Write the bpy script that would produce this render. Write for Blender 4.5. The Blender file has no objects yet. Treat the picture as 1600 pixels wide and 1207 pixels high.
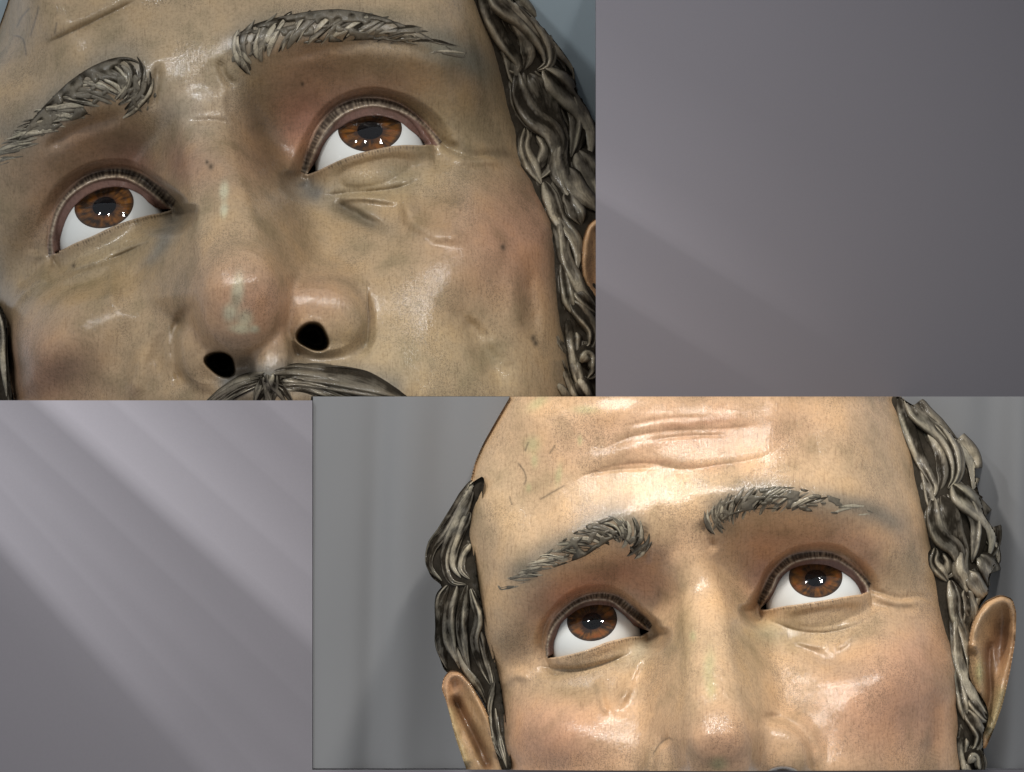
import bpy, math, random
import numpy as np
from math import radians, sin, cos, pi

# ------------------------------------------------------------------ camera, world, light
S = 0.0002                 # metres per unit of carving grid: the heads come out life-size
CX, CY = 800.0, 603.5
DIST = 100000.0            # camera distance in the same units (20 m, long lens)
scn = bpy.context.scene
COL = scn.collection
cam_d = bpy.data.cameras.new('camera')
cam_d.sensor_width = 36.0
cam_d.lens = 36.0 * DIST / 1600.0
cam_d.clip_start = 1.0
cam_d.clip_end = 200.0
cam = bpy.data.objects.new('camera', cam_d)
cam.location = (0, -DIST * S, 0)
cam.rotation_euler = (radians(90), 0, 0)
COL.objects.link(cam)
scn.camera = cam
w = bpy.data.worlds.new('World')
scn.world = w
w.use_nodes = True
w.node_tree.nodes['Background'].inputs[0].default_value = (0.93, 0.96, 1.0, 1)
w.node_tree.nodes['Background'].inputs[1].default_value = 0.48
scn.view_settings.view_transform = 'Standard'
scn.view_settings.look = 'None'
scn.view_settings.exposure = 0.0
scn.view_settings.gamma = 1.0

def softbox(name, px, py, h, tx, ty, th, sx, sy, power, col, spread):
    d = bpy.data.lights.new(name, 'AREA')
    d.shape = 'RECTANGLE'
    d.size, d.size_y = sx, sy
    d.energy = power
    d.color = col
    d.spread = radians(spread)
    o = bpy.data.objects.new(name, d)
    a = np.array([(px - CX) * S, -h * S, (CY - py) * S])
    b = np.array([(tx - CX) * S, -th * S, (CY - ty) * S])
    from mathutils import Vector
    o.location = a
    o.rotation_euler = Vector(b - a).to_track_quat('-Z', 'Y').to_euler()
    COL.objects.link(o)
    return o
COOL = (.96, .98, 1.0)
NEUT = (1.0, .965, .92)
softbox('softbox', -1400, -2350, 3100, 450, 330, 500, .035, .06, .235, COOL, 60)
softbox('softbox', 1800, -2450, 3100, 450, 330, 500, .035, .06, .07, COOL, 60)
softbox('softbox', -250, -2600, 3850, 1100, 900, 1300, .055, .08, .255, NEUT, 40)
softbox('softbox', 2150, -2600, 3850, 1100, 900, 1300, .08, .11, .20, NEUT, 40)

# ------------------------------------------------------------------ small maths
def spline(pts, step=1.0, closed=False):
    P = np.array(pts, float)
    n = len(P)
    if n == 2 and not closed:
        m = max(2, int(np.linalg.norm((P[1] - P[0])[:2]) / step))
        t = np.linspace(0, 1, m)[:, None]
        return P[0] * (1 - t) + P[1] * t
    out = []
    rng = range(n) if closed else range(n - 1)
    for i in rng:
        if closed:
            p0, p1, p2, p3 = P[(i - 1) % n], P[i], P[(i + 1) % n], P[(i + 2) % n]
        else:
            p1, p2 = P[i], P[i + 1]
            p0 = P[i - 1] if i > 0 else 2 * p1 - p2
            p3 = P[i + 2] if i + 2 < n else 2 * p2 - p1
        m = max(2, int(np.linalg.norm((p2 - p1)[:2]) / step))
        t = np.arange(m)[:, None] / m
        out.append(.5 * ((2 * p1) + (-p0 + p2) * t + (2 * p0 - 5 * p1 + 4 * p2 - p3) * t ** 2 + (-p0 + 3 * p1 - 3 * p2 + p3) * t ** 3))
    if not closed:
        out.append(P[-1:])
    return np.vstack(out)

def sstep(a, b, x):
    t = np.clip((x - a) / (b - a), 0, 1)
    return t * t * (3 - 2 * t)

def tps_fit(xy, v, lam):
    n = len(xy)
    d = np.linalg.norm(xy[:, None] - xy[None], axis=2)
    K = np.where(d > 0, d * d * np.log(np.maximum(d, 1e-9)), 0) + lam * np.eye(n)
    Pm = np.hstack([np.ones((n, 1)), xy])
    A = np.zeros((n + 3, n + 3))
    A[:n, :n] = K; A[:n, n:] = Pm; A[n:, :n] = Pm.T
    b = np.zeros((n + 3,) + v.shape[1:])
    b[:n] = v
    return np.linalg.solve(A, b)

def tps_eval(xy, cf, q):
    n = len(xy)
    out = []
    for c in np.array_split(q, max(1, len(q) // 20000)):
        d2 = ((c[:, None] - xy[None]) ** 2).sum(2)
        K = np.where(d2 > 0, .5 * d2 * np.log(np.maximum(d2, 1e-9)), 0)
        out.append(K @ cf[:n] + cf[n] + c @ cf[n + 1:])
    return np.concatenate(out)

def inside(poly, X, Y):
    r = np.zeros(X.shape, bool)
    n = len(poly)
    for i in range(n):
        x1, y1 = poly[i]
        x2, y2 = poly[(i + 1) % n]
        if y1 == y2:
            continue
        c = ((y1 > Y) != (y2 > Y)) & (X < (x2 - x1) * (Y - y1) / (y2 - y1) + x1)
        r ^= c
    return r

def noise2(X, Y, scale, seed, octv=3):
    """smooth value noise on arbitrary coordinates, about -1..1"""
    out = np.zeros(X.shape)
    amp, tot = 1.0, 0.0
    rs = np.random.RandomState(seed)
    for o in range(octv):
        T = rs.rand(64, 64) * 2 - 1
        u, v = X / scale + 17.3 * o, Y / scale + 5.1 * o
        i, j = np.floor(u).astype(int), np.floor(v).astype(int)
        fu, fv = u - i, v - j
        fu, fv = fu * fu * (3 - 2 * fu), fv * fv * (3 - 2 * fv)
        a, b = T[j % 64, i % 64], T[j % 64, (i + 1) % 64]
        c, d = T[(j + 1) % 64, i % 64], T[(j + 1) % 64, (i + 1) % 64]
        out += amp * ((a * (1 - fu) + b * fu) * (1 - fv) + (c * (1 - fu) + d * fu) * fv)
        tot += amp
        amp *= .5
        scale *= .5
    return out / tot

def blur(A, n):
    for _ in range(n):
        A = np.pad(A, 1, mode='edge')
        A = (A[:-2] + 2 * A[1:-1] + A[2:]) / 4
        A = (A[:, :-2] + 2 * A[:, 1:-1] + A[:, 2:]) / 4
    return A

# ------------------------------------------------------------------ carved sheets
class Sheet:
    """a patch of carved wood: heights and paint on a fine grid, later turned into a solid mesh"""
    def __init__(s, x0, y0, x1, y1, g=1.25):
        s.g = g
        nx, ny = int(round((x1 - x0) / g)) + 1, int(round((y1 - y0) / g)) + 1
        s.xs, s.ys = np.linspace(x0, x1, nx), np.linspace(y0, y1, ny)
        s.X, s.Y = np.meshgrid(s.xs, s.ys)
        s.PX, s.PY = s.X.copy(), s.Y.copy()
        s.H = np.zeros(s.X.shape)
        s.C = np.zeros(s.X.shape + (3,))
        s.act = np.ones(s.X.shape, bool)
        s.gain = 1.0

    def box(s, pts, m):
        lo, hi = pts.min(0) - m, pts.max(0) + m
        i0, i1 = np.searchsorted(s.ys, lo[1]), np.searchsorted(s.ys, hi[1])
        j0, j1 = np.searchsorted(s.xs, lo[0]), np.searchsorted(s.xs, hi[0])
        return slice(i0, i1), slice(j0, j1)

    def near(s, pts, m, step=1.5):
        """box, distance to the line, position along it 0..1, signed side"""
        c = spline([p[:2] for p in pts], step)
        b = s.box(c, m)
        X, Y = s.X[b], s.Y[b]
        if X.size == 0:
            return b, None, None, None
        D = np.full(X.shape, 1e9); I = np.zeros(X.shape, int)
        for k in range(len(c)):
            d = (X - c[k, 0]) ** 2 + (Y - c[k, 1]) ** 2
            q = d < D
            D[q] = d[q]; I[q] = k
        tg = np.gradient(c, axis=0)
        side = tg[I, 0] * (Y - c[I, 1]) - tg[I, 1] * (X - c[I, 0])   # >0: below a line drawn left to right
        return b, np.sqrt(D), I / max(1, len(c) - 1), np.sign(side)

    def groove(s, pts, w, amp, taper=.25):
        b, d, t, _ = s.near(pts, 3.2 * w)
        if d is None: return
        tp = np.minimum(sstep(0, taper, t), sstep(0, taper, 1 - t)) if taper > 0 else 1
        w = w * (1 + .25 * noise2(s.X[b], s.Y[b], 25, 8, 2)); tp = tp * (1 + .3 * noise2(s.X[b], s.Y[b], 30, 6, 2))
        s.H[b] += s.gain * amp * np.exp(-.5 * (d / w) ** 2) * tp

    def fold(s, pts, w, amp, taper=.25):
        """a crease with the flesh swelling on the upper (amp>0) or lower (amp<0) side"""
        b, d, t, sd = s.near(pts, 5 * w)
        if d is None: return
        tp = np.minimum(sstep(0, taper, t), sstep(0, taper, 1 - t))
        u = d * sd / w * np.sign(amp)          # >0 on the far side of the swelling
        tp = tp * (1 + .3 * noise2(s.X[b], s.Y[b], 30, 6, 2))
        s.H[b] += s.gain * abs(amp) * tp * (np.where(u < 0, -u * np.exp(1 + u * .9) * .9, 0) - .42 * np.exp(-.5 * (u / .85) ** 2))

    def bump(s, x, y, rx, ry, amp, rot=0, p=1.0):
        c, n = cos(radians(rot)), sin(radians(rot))
        r = 3 * max(rx, ry)
        b = s.box(np.array([[x - r, y - r], [x + r, y + r]]), 0)
        u = (s.X[b] - x) * c + (s.Y[b] - y) * n
        v = -(s.X[b] - x) * n + (s.Y[b] - y) * c
        s.H[b] += amp * np.exp(-.5 * ((u / rx) ** 2 + (v / ry) ** 2) ** p)

    def tint(s, x, y, rx, ry, col, a, rot=0, p=1.0):
        c, n = cos(radians(rot)), sin(radians(rot))
        r = 3 * max(rx, ry)
        b = s.box(np.array([[x - r, y - r], [x + r, y + r]]), 0)
        u = (s.X[b] - x) * c + (s.Y[b] - y) * n
        v = -(s.X[b] - x) * n + (s.Y[b] - y) * c
        m = a * np.exp(-.5 * ((u / rx) ** 2 + (v / ry) ** 2) ** p)
        s.C[b] = s.C[b] * (1 - m[..., None]) + np.array(col) * m[..., None]

    def tline(s, pts, w, col, a, taper=.2):
        b, d, t, _ = s.near(pts, 3.2 * w)
        if d is None: return
        tp = np.minimum(sstep(0, taper, t), sstep(0, taper, 1 - t)) if taper > 0 else 1
        m = (a * np.exp(-.5 * (d / w) ** 2) * tp)[..., None]
        s.C[b] = s.C[b] * (1 - m) + np.array(col) * m

    def snap(s, poly, keep_inside=None):
        """move the grid points next to an outline onto it; True inside"""
        c = spline(poly, .5, True)
        b = s.box(c, 4 * s.g)
        X, Y = s.X[b], s.Y[b]
        ins = inside(c[::2], X, Y)
        dil = np.zeros(ins.shape, bool)
        q = np.pad(ins, 1)
        for di in range(3):
            for dj in range(3):
                dil |= q[di:di + ins.shape[0], dj:dj + ins.shape[1]]
        on = dil & ~ins                      # the ring of points just outside slides onto the outline
        bi = np.argwhere(on)
        bx, by = X[on], Y[on]
        I = np.zeros(bx.shape, int)
        for ch in np.array_split(np.arange(len(bx)), len(bx) * len(c) // 4000000 + 1):
            d = (bx[ch, None] - c[None, :, 0]) ** 2 + (by[ch, None] - c[None, :, 1]) ** 2
            I[ch] = d.argmin(1)
        px, py = s.PX[b], s.PY[b]
        px[bi[:, 0], bi[:, 1]] = c[I, 0]
        py[bi[:, 0], bi[:, 1]] = c[I, 1]
        full_in = np.zeros(s.X.shape, bool); full_on = np.zeros(s.X.shape, bool)
        full_in[b] = ins; full_on[b] = on
        return full_in, full_on

    def height(s, x, y):
        x, y = np.asarray(x, float), np.asarray(y, float)
        j = np.clip((x - s.xs[0]) / s.g, 0, len(s.xs) - 1.001); i = np.clip((y - s.ys[0]) / s.g, 0, len(s.ys) - 1.001)
        i0, j0 = i.astype(int), j.astype(int)
        fi, fj = i - i0, j - j0
        H = s.H
        return (H[i0, j0] * (1 - fi) * (1 - fj) + H[i0 + 1, j0] * fi * (1 - fj) + H[i0, j0 + 1] * (1 - fi) * fj + H[i0 + 1, j0 + 1] * fi * fj)

def conv(x, y, h, k):
    return np.stack([(np.asarray(x) - CX) * S * k, -np.asarray(h) * S, (CY - np.asarray(y)) * S * k], -1)

def link_mesh(name, V, F, mat, parent=None, colors=None, smooth=True):
    me = bpy.data.meshes.new(name)
    V = np.asarray(V, np.float32)
    if isinstance(F, np.ndarray) and F.ndim == 2:
        k = F.shape[1]
        me.vertices.add(len(V)); me.vertices.foreach_set('co', V.ravel())
        me.loops.add(F.size); me.loops.foreach_set('vertex_index', F.astype(np.int32).ravel())
        me.polygons.add(len(F))
        me.polygons.foreach_set('loop_start', np.arange(0, F.size, k, dtype=np.int32))
        me.polygons.foreach_set('loop_total', np.full(len(F), k, np.int32))
        me.update(calc_edges=True)
    else:
        me.from_pydata([tuple(v) for v in V], [], [tuple(f) for f in F])
    me.polygons.foreach_set('use_smooth', np.full(len(me.polygons), smooth))
    if colors is not None:
        a = me.color_attributes.new('paint', 'FLOAT_COLOR', 'POINT')
        cc = np.ones((len(V), 4), np.float32); cc[:, :3] = colors
        a.data.foreach_set('color', cc.ravel())
    me.materials.append(mat)
    o = bpy.data.objects.new(name, me)
    COL.objects.link(o)
    if parent is not None:
        o.parent = parent
    return o

def sheet_mesh(s, name, base, k, off, mat, parent, wall=True):
    """base: height the rim walls run back to; off: height of the whole carving"""
    M = s.act[:-1, :-1] & s.act[1:, :-1] & s.act[:-1, 1:] & s.act[1:, 1:]
    ny, nx = s.X.shape
    idx = np.arange(ny * nx).reshape(ny, nx)
    q = np.stack([idx[:-1, :-1], idx[1:, :-1], idx[1:, 1:], idx[:-1, 1:]], -1)[M]
    V = conv(s.PX, s.PY, s.H + off, k).reshape(-1, 3)
    C = s.C.reshape(-1, 3)
    walls = []
    if wall:
        P = np.pad(M, 1)
        up = P[1:, 1:-1] & ~P[:-1, 1:-1]      # cell below, none above: top edge
        dn = ~P[1:, 1:-1] & P[:-1, 1:-1]
        lf = P[1:-1, 1:] & ~P[1:-1, :-1]
        rt = ~P[1:-1, 1:] & P[1:-1, :-1]
        e = []
        i, j = np.nonzero(up); e.append(np.stack([idx[i, j], idx[i, j + 1]], 1))
        i, j = np.nonzero(dn); e.append(np.stack([idx[i, j + 1], idx[i, j]], 1))
        i, j = np.nonzero(lf); e.append(np.stack([idx[i + 1, j], idx[i, j]], 1))
        i, j = np.nonzero(rt); e.append(np.stack([idx[i, j], idx[i + 1, j]], 1))
        E = np.vstack(e)
        n0 = len(V)
        A = V[E]; B = A.copy(); B[:, :, 1] = -(base + off) * S
        W = np.concatenate([A, B], 1).reshape(-1, 3)
        V = np.vstack([V, W])
        C = np.vstack([C, np.repeat(C[E], 2, 0).reshape(-1, 3)[:len(W)]]) if False else np.vstack([C, np.concatenate([C[E], C[E]], 1).reshape(-1, 3)])
        r = n0 + np.arange(len(E))[:, None] * 4
        walls = r + np.array([[0, 1, 3, 2]])
        q = np.vstack([q, walls])
    used = np.zeros(len(V), bool); used[q.ravel()] = True
    mp = np.cumsum(used) - 1
    return link_mesh(name, V[used], mp[q], mat, parent, C[used])

# ------------------------------------------------------------------ node helpers
def new_mat(name):
    m = bpy.data.materials.new(name)
    m.use_nodes = True
    nt = m.node_tree
    b = nt.nodes['Principled BSDF']
    def N(t, **kw):
        n = nt.nodes.new(t)
        for a, v in kw.items():
            if a in n.inputs.keys(): n.inputs[a].default_value = v
            else: setattr(n, a, v)
        return n
    def L(a, b_): nt.links.new(a, b_)
    return m, nt, b, N, L

def ramp(N, L, src, stops):
    r = N('ShaderNodeValToRGB')
    e = r.color_ramp.elements
    while len(e) < len(stops): e.new(.5)
    for k, (p, c) in enumerate(stops):
        e[k].position = p
        e[k].color = (c, c, c, 1) if not isinstance(c, tuple) else c + (1,)
    L(src, r.inputs[0])
    return r.outputs[0]

def mixc(N, L, blend, fac, a, b_):
    n = N('ShaderNodeMix', data_type='RGBA', blend_type=blend)
    if hasattr(fac, 'links'): L(fac, n.inputs[0])
    else: n.inputs[0].default_value = fac
    for v, s_ in ((a, n.inputs[6]), (b_, n.inputs[7])):
        if hasattr(v, 'links'): L(v, s_)
        else: s_.default_value = v + (1,)
    return n.outputs[2]

def paint_material(name, rough, speck, bump_d, coat=.35, grain_rot=0.0):
    """old oil paint on carved wood: hand-laid colour, mottled dirt, fine drying cracks along the grain"""
    m, nt, b, N, L = new_mat(name)
    at = N('ShaderNodeAttribute', attribute_name='paint')
    tc = N('ShaderNodeTexCoord')
    mp = N('ShaderNodeMapping'); mp.inputs['Scale'].default_value = (5000, 5000, 5000); mp.inputs['Rotation'].default_value = (0, grain_rot, 0)
    L(tc.outputs['Object'], mp.inputs[0])
    P = mp.outputs[0]
    n1 = N('ShaderNodeTexNoise'); n1.inputs['Scale'].default_value = 1 / 60; n1.inputs['Detail'].default_value = 6; L(P, n1.inputs[0])
    n2 = N('ShaderNodeTexNoise'); n2.inputs['Scale'].default_value = 1 / 5; n2.inputs['Detail'].default_value = 5; n2.inputs['Roughness'].default_value = .7; L(P, n2.inputs[0])
    mg = N('ShaderNodeMapping'); mg.inputs['Scale'].default_value = (1 / 2.2, .03, 1 / 22); L(P, mg.inputs[0])
    n3 = N('ShaderNodeTexNoise'); n3.inputs['Scale'].default_value = 1; n3.inputs['Detail'].default_value = 4; L(mg.outputs[0], n3.inputs[0])
    n4 = N('ShaderNodeTexNoise'); n4.inputs['Scale'].default_value = 1 / 2.0; n4.inputs['Detail'].default_value = 3; L(P, n4.inputs[0])
    c = at.outputs['Color']
    c = mixc(N, L, 'MULTIPLY', 1.0, c, ramp(N, L, n1.outputs[0], [(.3, (.72, .74, .70)), (.5, (1., 1., 1.)), (.7, (1.12, 1.08, 1.0))]))
    c = mixc(N, L, 'MULTIPLY', 1.0, c, ramp(N, L, n2.outputs[0], [(.3, (.74, .72, .68)), (.52, (1., 1., 1.)), (.7, (1.1, 1.09, 1.06))]))
    c = mixc(N, L, 'MULTIPLY', .7, c, ramp(N, L, n3.outputs[0], [(.30, (.70, .66, .62)), (.42, (.97, .97, .97)), (.6, (1.02, 1.02, 1.02))]))
    # dark specks of dirt, thicker where the mottling is dark
    sp = N('ShaderNodeMath', operation='MULTIPLY'); L(n4.outputs[0], sp.inputs[0])
    n5 = N('ShaderNodeTexNoise'); n5.inputs['Scale'].default_value = 1 / 90; n5.inputs['Detail'].default_value = 3; L(P, n5.inputs[0])
    L(ramp(N, L, n5.outputs[0], [(.35, .8), (.65, 1.25)]), sp.inputs[1])
    c = mixc(N, L, 'MIX', ramp(N, L, sp.outputs[0], [(.62, 0.), (.72, speck)]), c, (.075, .055, .035))
    L(c, b.inputs['Base Color'])
    bw = N('ShaderNodeRGBToBW'); L(at.outputs['Color'], bw.inputs[0])
    cw = ramp(N, L, bw.outputs[0], [(.02, 0.), (.12, coat)])
    L(cw, b.inputs['Coat Weight'])
    L(ramp(N, L, bw.outputs[0], [(.02, 0.), (.12, .28)]), b.inputs['Specular IOR Level'])
    rr = ramp(N, L, n2.outputs[0], [(.3, min(1, rough + .16)), (.7, rough - .05)])
    L(rr, b.inputs['Roughness'])
    b.inputs['Coat Roughness'].default_value = .11
    bm = N('ShaderNodeBump'); bm.inputs['Distance'].default_value = bump_d * S; bm.inputs['Strength'].default_value = 1
    s1 = N('ShaderNodeMath', operation='ADD'); L(n2.outputs[0], s1.inputs[0])
    s2 = N('ShaderNodeMath', operation='MULTIPLY'); L(n3.outputs[0], s2.inputs[0]); s2.inputs[1].default_value = .7
    L(s2.outputs[0], s1.inputs[1])
    L(s1.outputs[0], bm.inputs['Height'])
    L(bm.outputs[0], b.inputs['Normal']); L(bm.outputs[0], b.inputs['Coat Normal'])
    return m

# ------------------------------------------------------------------ the face: anatomical landmarks (mm: right, up, towards the viewer)
MID = [(0, 120, -66), (0, 100, -33), (0, 82, -11), (0, 66, -1.2), (0, 50, 3), (0, 30, 4.6), (0, 14, 5), (0, 6, 2.5), (0, 0, -1), (0, -12, -2), (0, -25, -1),
       (0, -36, 0), (0, -44, 1), (0, -49, 3), (0, -54, 6), (0, -58, 9), (0, -63, 10), (0, -72, 12), (0, -85, 9), (0, -105, 8)]
SIDE = {'w1': (12, -6, -11.5), 'w2': (14, -16, -8), 'w3': (16, -27, -4), 'w4': (18, -36, 0), 'ala': (19, -46, 1), 'ala3': (18, -56, 4), 'cr2': (22, -40, .5), 'cr3': (24, -54, 1.5),
        'can': (16, -3, -13), 'sul': (19, 9, -11), 'up': (31, 12, -7.5), 'up2': (43, 9, -10.5), 'out': (46, -1, -20),
        'lo': (31, -13, -11.5), 'bag': (31, -20, -9), 'tt': (19, -13, -11.5), 'tt2': (24, -21, -6),
        'bw0': (9, 15, 5.5), 'bw1': (20, 20, 6), 'bw2': (31, 21, 4.5), 'bw3': (42, 19, -1.5), 'bw4': (51, 14, -11), 'bw5': (58, 6, -21),
        'f1': (20, 34, 2.2), 'f2': (40, 34, -4), 'f3': (56, 30, -19), 'f4': (20, 54, .4), 'f5': (41, 52, -7), 'f6': (58, 48, -23), 'f7': (70, 44, -52), 'f8': (76, 42, -80),
        'f9': (21, 76, -9), 'f10': (42, 74, -18), 'f11': (60, 68, -46), 'f12': (71, 62, -72), 'f13': (22, 100, -42), 'f14': (44, 94, -53), 'f15': (62, 84, -72), 'f16': (30, 115, -72),
        't1': (64, 20, -34), 't2': (71, 17, -52), 't3': (75, 13, -75), 'o1': (55, -2, -25), 'o2': (62, -4, -34), 'o3': (69, -3, -50), 'o4': (73, -2, -75),
        'c1': (25, -30, -3.5), 'c2': (35, -29, -4), 'c3': (45, -28, -6.5), 'c4': (54, -26, -13.5), 'c5': (62, -24, -28), 'c6': (69, -24, -45), 'c7': (73, -24, -72),
        'c8': (27, -42, -1), 'c9': (38, -43, -4), 'c10': (49, -43, -14.5), 'c11': (59, -42, -27), 'c12': (66, -42, -46), 'c13': (70, -42, -74),
        'n1': (25, -62, 3), 'n2': (37, -60, -7), 'n3': (48, -60, -18.5), 'n4': (57, -60, -32), 'n5': (63, -60, -52), 'n6': (67, -60, -76),
        'm1': (11, -66, 9), 'm2': (20, -78, 5), 'm3': (34, -80, -5), 'm4': (46, -80, -20), 'm5': (55, -80, -40), 'm6': (60, -80, -70), 'm7': (20, -100, 2), 'm8': (42, -102, -20), 'm9': (54, -100, -55)}
LM = {}
for i_, p_ in enumerate(MID): LM['m%d_' % i_] = p_
for n_, p_ in SIDE.items():
    LM[n_ + 'R'] = p_
    LM[n_ + 'L'] = (-p_[0], p_[1], p_[2])
EXTRA = {'tip': (0, -46, 31.5), 'bridge': (0, -25, 20.5), 'root': (0, -5, 4), 'sub': (0, -58, 13)}
Z0 = 78.0

class Head:
    def __init__(s, sc, cx, cy, yaw, pitch, roll, picks):
        s.sc = sc
        a, b, c = radians(yaw), radians(pitch), radians(roll)
        Ry = np.array([[cos(a), 0, sin(a)], [0, 1, 0], [-sin(a), 0, cos(a)]])
        Rx = np.array([[1, 0, 0], [0, cos(b), sin(b)], [0, -sin(b), cos(b)]])
        Rz = np.array([[cos(c), -sin(c), 0], [sin(c), cos(c), 0], [0, 0, 1]])
        s.R = Rz @ Rx @ Ry
        s.o = np.zeros(2)
        s.o = np.array([cx, cy]) - s.raw(np.array([[0, -3, -13.]]))[0, :2]
        names = list(LM)
        A = s.raw(np.array([LM[n] for n in names], float))
        pk = np.array([s.raw(np.array([LM.get(n) or EXTRA[n]], float))[0, :2] for n in picks])
        res = np.array([picks[n] for n in picks], float) - pk
        cf = tps_fit(pk / 100, res, .02)
        s.pk, s.cf = pk / 100, cf
        A[:, :2] += tps_eval(pk / 100, cf, A[:, :2] / 100)
        s.pts = A
        s.names = names
        s.res = dict(zip(picks, np.round(res)))
    def raw(s, p):
        q = p @ s.R.T
        return np.stack([s.o[0] + s.sc * q[:, 0], s.o[1] - s.sc * q[:, 1], s.sc * (q[:, 2] + Z0)], -1)
    def at(s, p):
        """where an anatomical point lies on the block, and how high"""
        A = s.raw(np.array(p, float).reshape(-1, 3))
        A[:, :2] += tps_eval(s.pk, s.cf, A[:, :2] / 100)
        return A
    def nose(s, sh, wing_r, wing_l, tip):
        sc = s.sc
        def smax(A, B, k):
            h = np.maximum(k - np.abs(A - B), 0) / k
            return np.maximum(A, B) + h * h * h * k / 6
        ridge = s.at([(0, 4, 1.0), (0, -5, 4.0), (0, -14, 12.0), (0, -25, 20.5), (0, -35, 27), (0, -42, 30)])
        c = spline(ridge, 2.0)
        b = sh.box(c[:, :2], 30 * sc)
        X, Y = sh.X[b], sh.Y[b]
        st = 3
        D = np.full(X[::st, ::st].shape, 1e9); I = np.zeros(D.shape, int)
        for k in range(len(c)):
            d = (X[::st, ::st] - c[k, 0]) ** 2 + (Y[::st, ::st] - c[k, 1]) ** 2
            q = d < D; D[q] = d[q]; I[q] = k
        D = np.sqrt(D) / sc
        t = I / (len(c) - 1)
        Rt = 6.0 + 1.2 * sstep(0, .4, t) + 1.8 * sstep(.4, .95, t)
        q = D / Rt
        body = c[I, 2] - sc * Rt * np.where(q < .86, 1 - np.sqrt(np.clip(1 - q * q, .0001, 1)), .49 + 2.3 * (q - .86))
        xs, ys = X[0, ::st], Y[::st, 0]
        T = np.stack([np.interp(X[0], xs, r) for r in body])
        body = blur(np.stack([np.interp(Y[:, 0], ys, T[:, j]) for j in range(T.shape[1])], 1), 8)
        H = smax(sh.H[b], body, 9 * sc)
        def ball(p, r, squash=(1, 1), rot=0, px=None, hs=1.0):
            q = s.at([p])[0]
            if px is not None: q[:2] = px
            co, sn = cos(radians(rot)), sin(radians(rot))
            u = ((X - q[0]) * co + (Y - q[1]) * sn) / squash[0]; v = (-(X - q[0]) * sn + (Y - q[1]) * co) / squash[1]
            d2 = (u * u + v * v) / (r * sc) ** 2
            return q[2] + r * sc * hs * np.where(d2 < .8, np.sqrt(np.clip(1 - d2, .0001, 1)), .447 - 1.9 * (d2 - .8))
        H = smax(H, ball((0, -46.5, 17.2), 10.2, (1.0, 1.25), 0, tip), 10 * sc)
        for sg, (px, sq, rot) in ((1, wing_r), (-1, wing_l)):
            H = smax(H, ball((sg * 14, -49, 7.2), 8.0, sq, rot, px, .62), 9 * sc)
        H = smax(H, ball((0, -54.5, 11), 5.6, (.8, 1.3)), 7 * sc)
        sh.H[b] = H
    def surface(s, sh, lam=.02):
        xy = s.pts[:, :2] / 100
        cf = tps_fit(xy, s.pts[:, 2:3], lam)
        q = np.stack([sh.X.ravel(), sh.Y.ravel()], 1) / 100
        # coarse evaluation, then bilinear up to the fine grid
        st = 6
        xs, ys = sh.xs[::st], sh.ys[::st]
        if xs[-1] < sh.xs[-1]: xs = np.append(xs, sh.xs[-1])
        if ys[-1] < sh.ys[-1]: ys = np.append(ys, sh.ys[-1])
        gx, gy = np.meshgrid(xs, ys)
        Z = tps_eval(xy, cf, np.stack([gx.ravel(), gy.ravel()], 1) / 100)[:, 0].reshape(gx.shape)
        T = np.stack([np.interp(sh.xs, xs, r) for r in Z])
        sh.H = np.stack([np.interp(sh.ys, ys, T[:, j]) for j in range(T.shape[1])], 1)
        sh.H = blur(sh.H, 140)

SKIN = np.array((.53, .35, .20))
SKIN_DIM = np.array((.325, .232, .132))  # same flesh paint darkened: dimmer light put into the colour
ROSY = (.47, .22, .135)
OLIVE = (.30, .245, .15)
REDDISH = (.33, .125, .075)
BROWN = (.20, .125, .065)
SHADE_UMBER = (.13, .082, .042)
DARK = (.058, .043, .034)
GREY = (.165, .145, .11)
PALE = (.58, .47, .31)

def cpts(x0, y0, k, pts):
    return np.array([(x0 + k * a, y0 + k * b) for a, b in pts], float)

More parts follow.
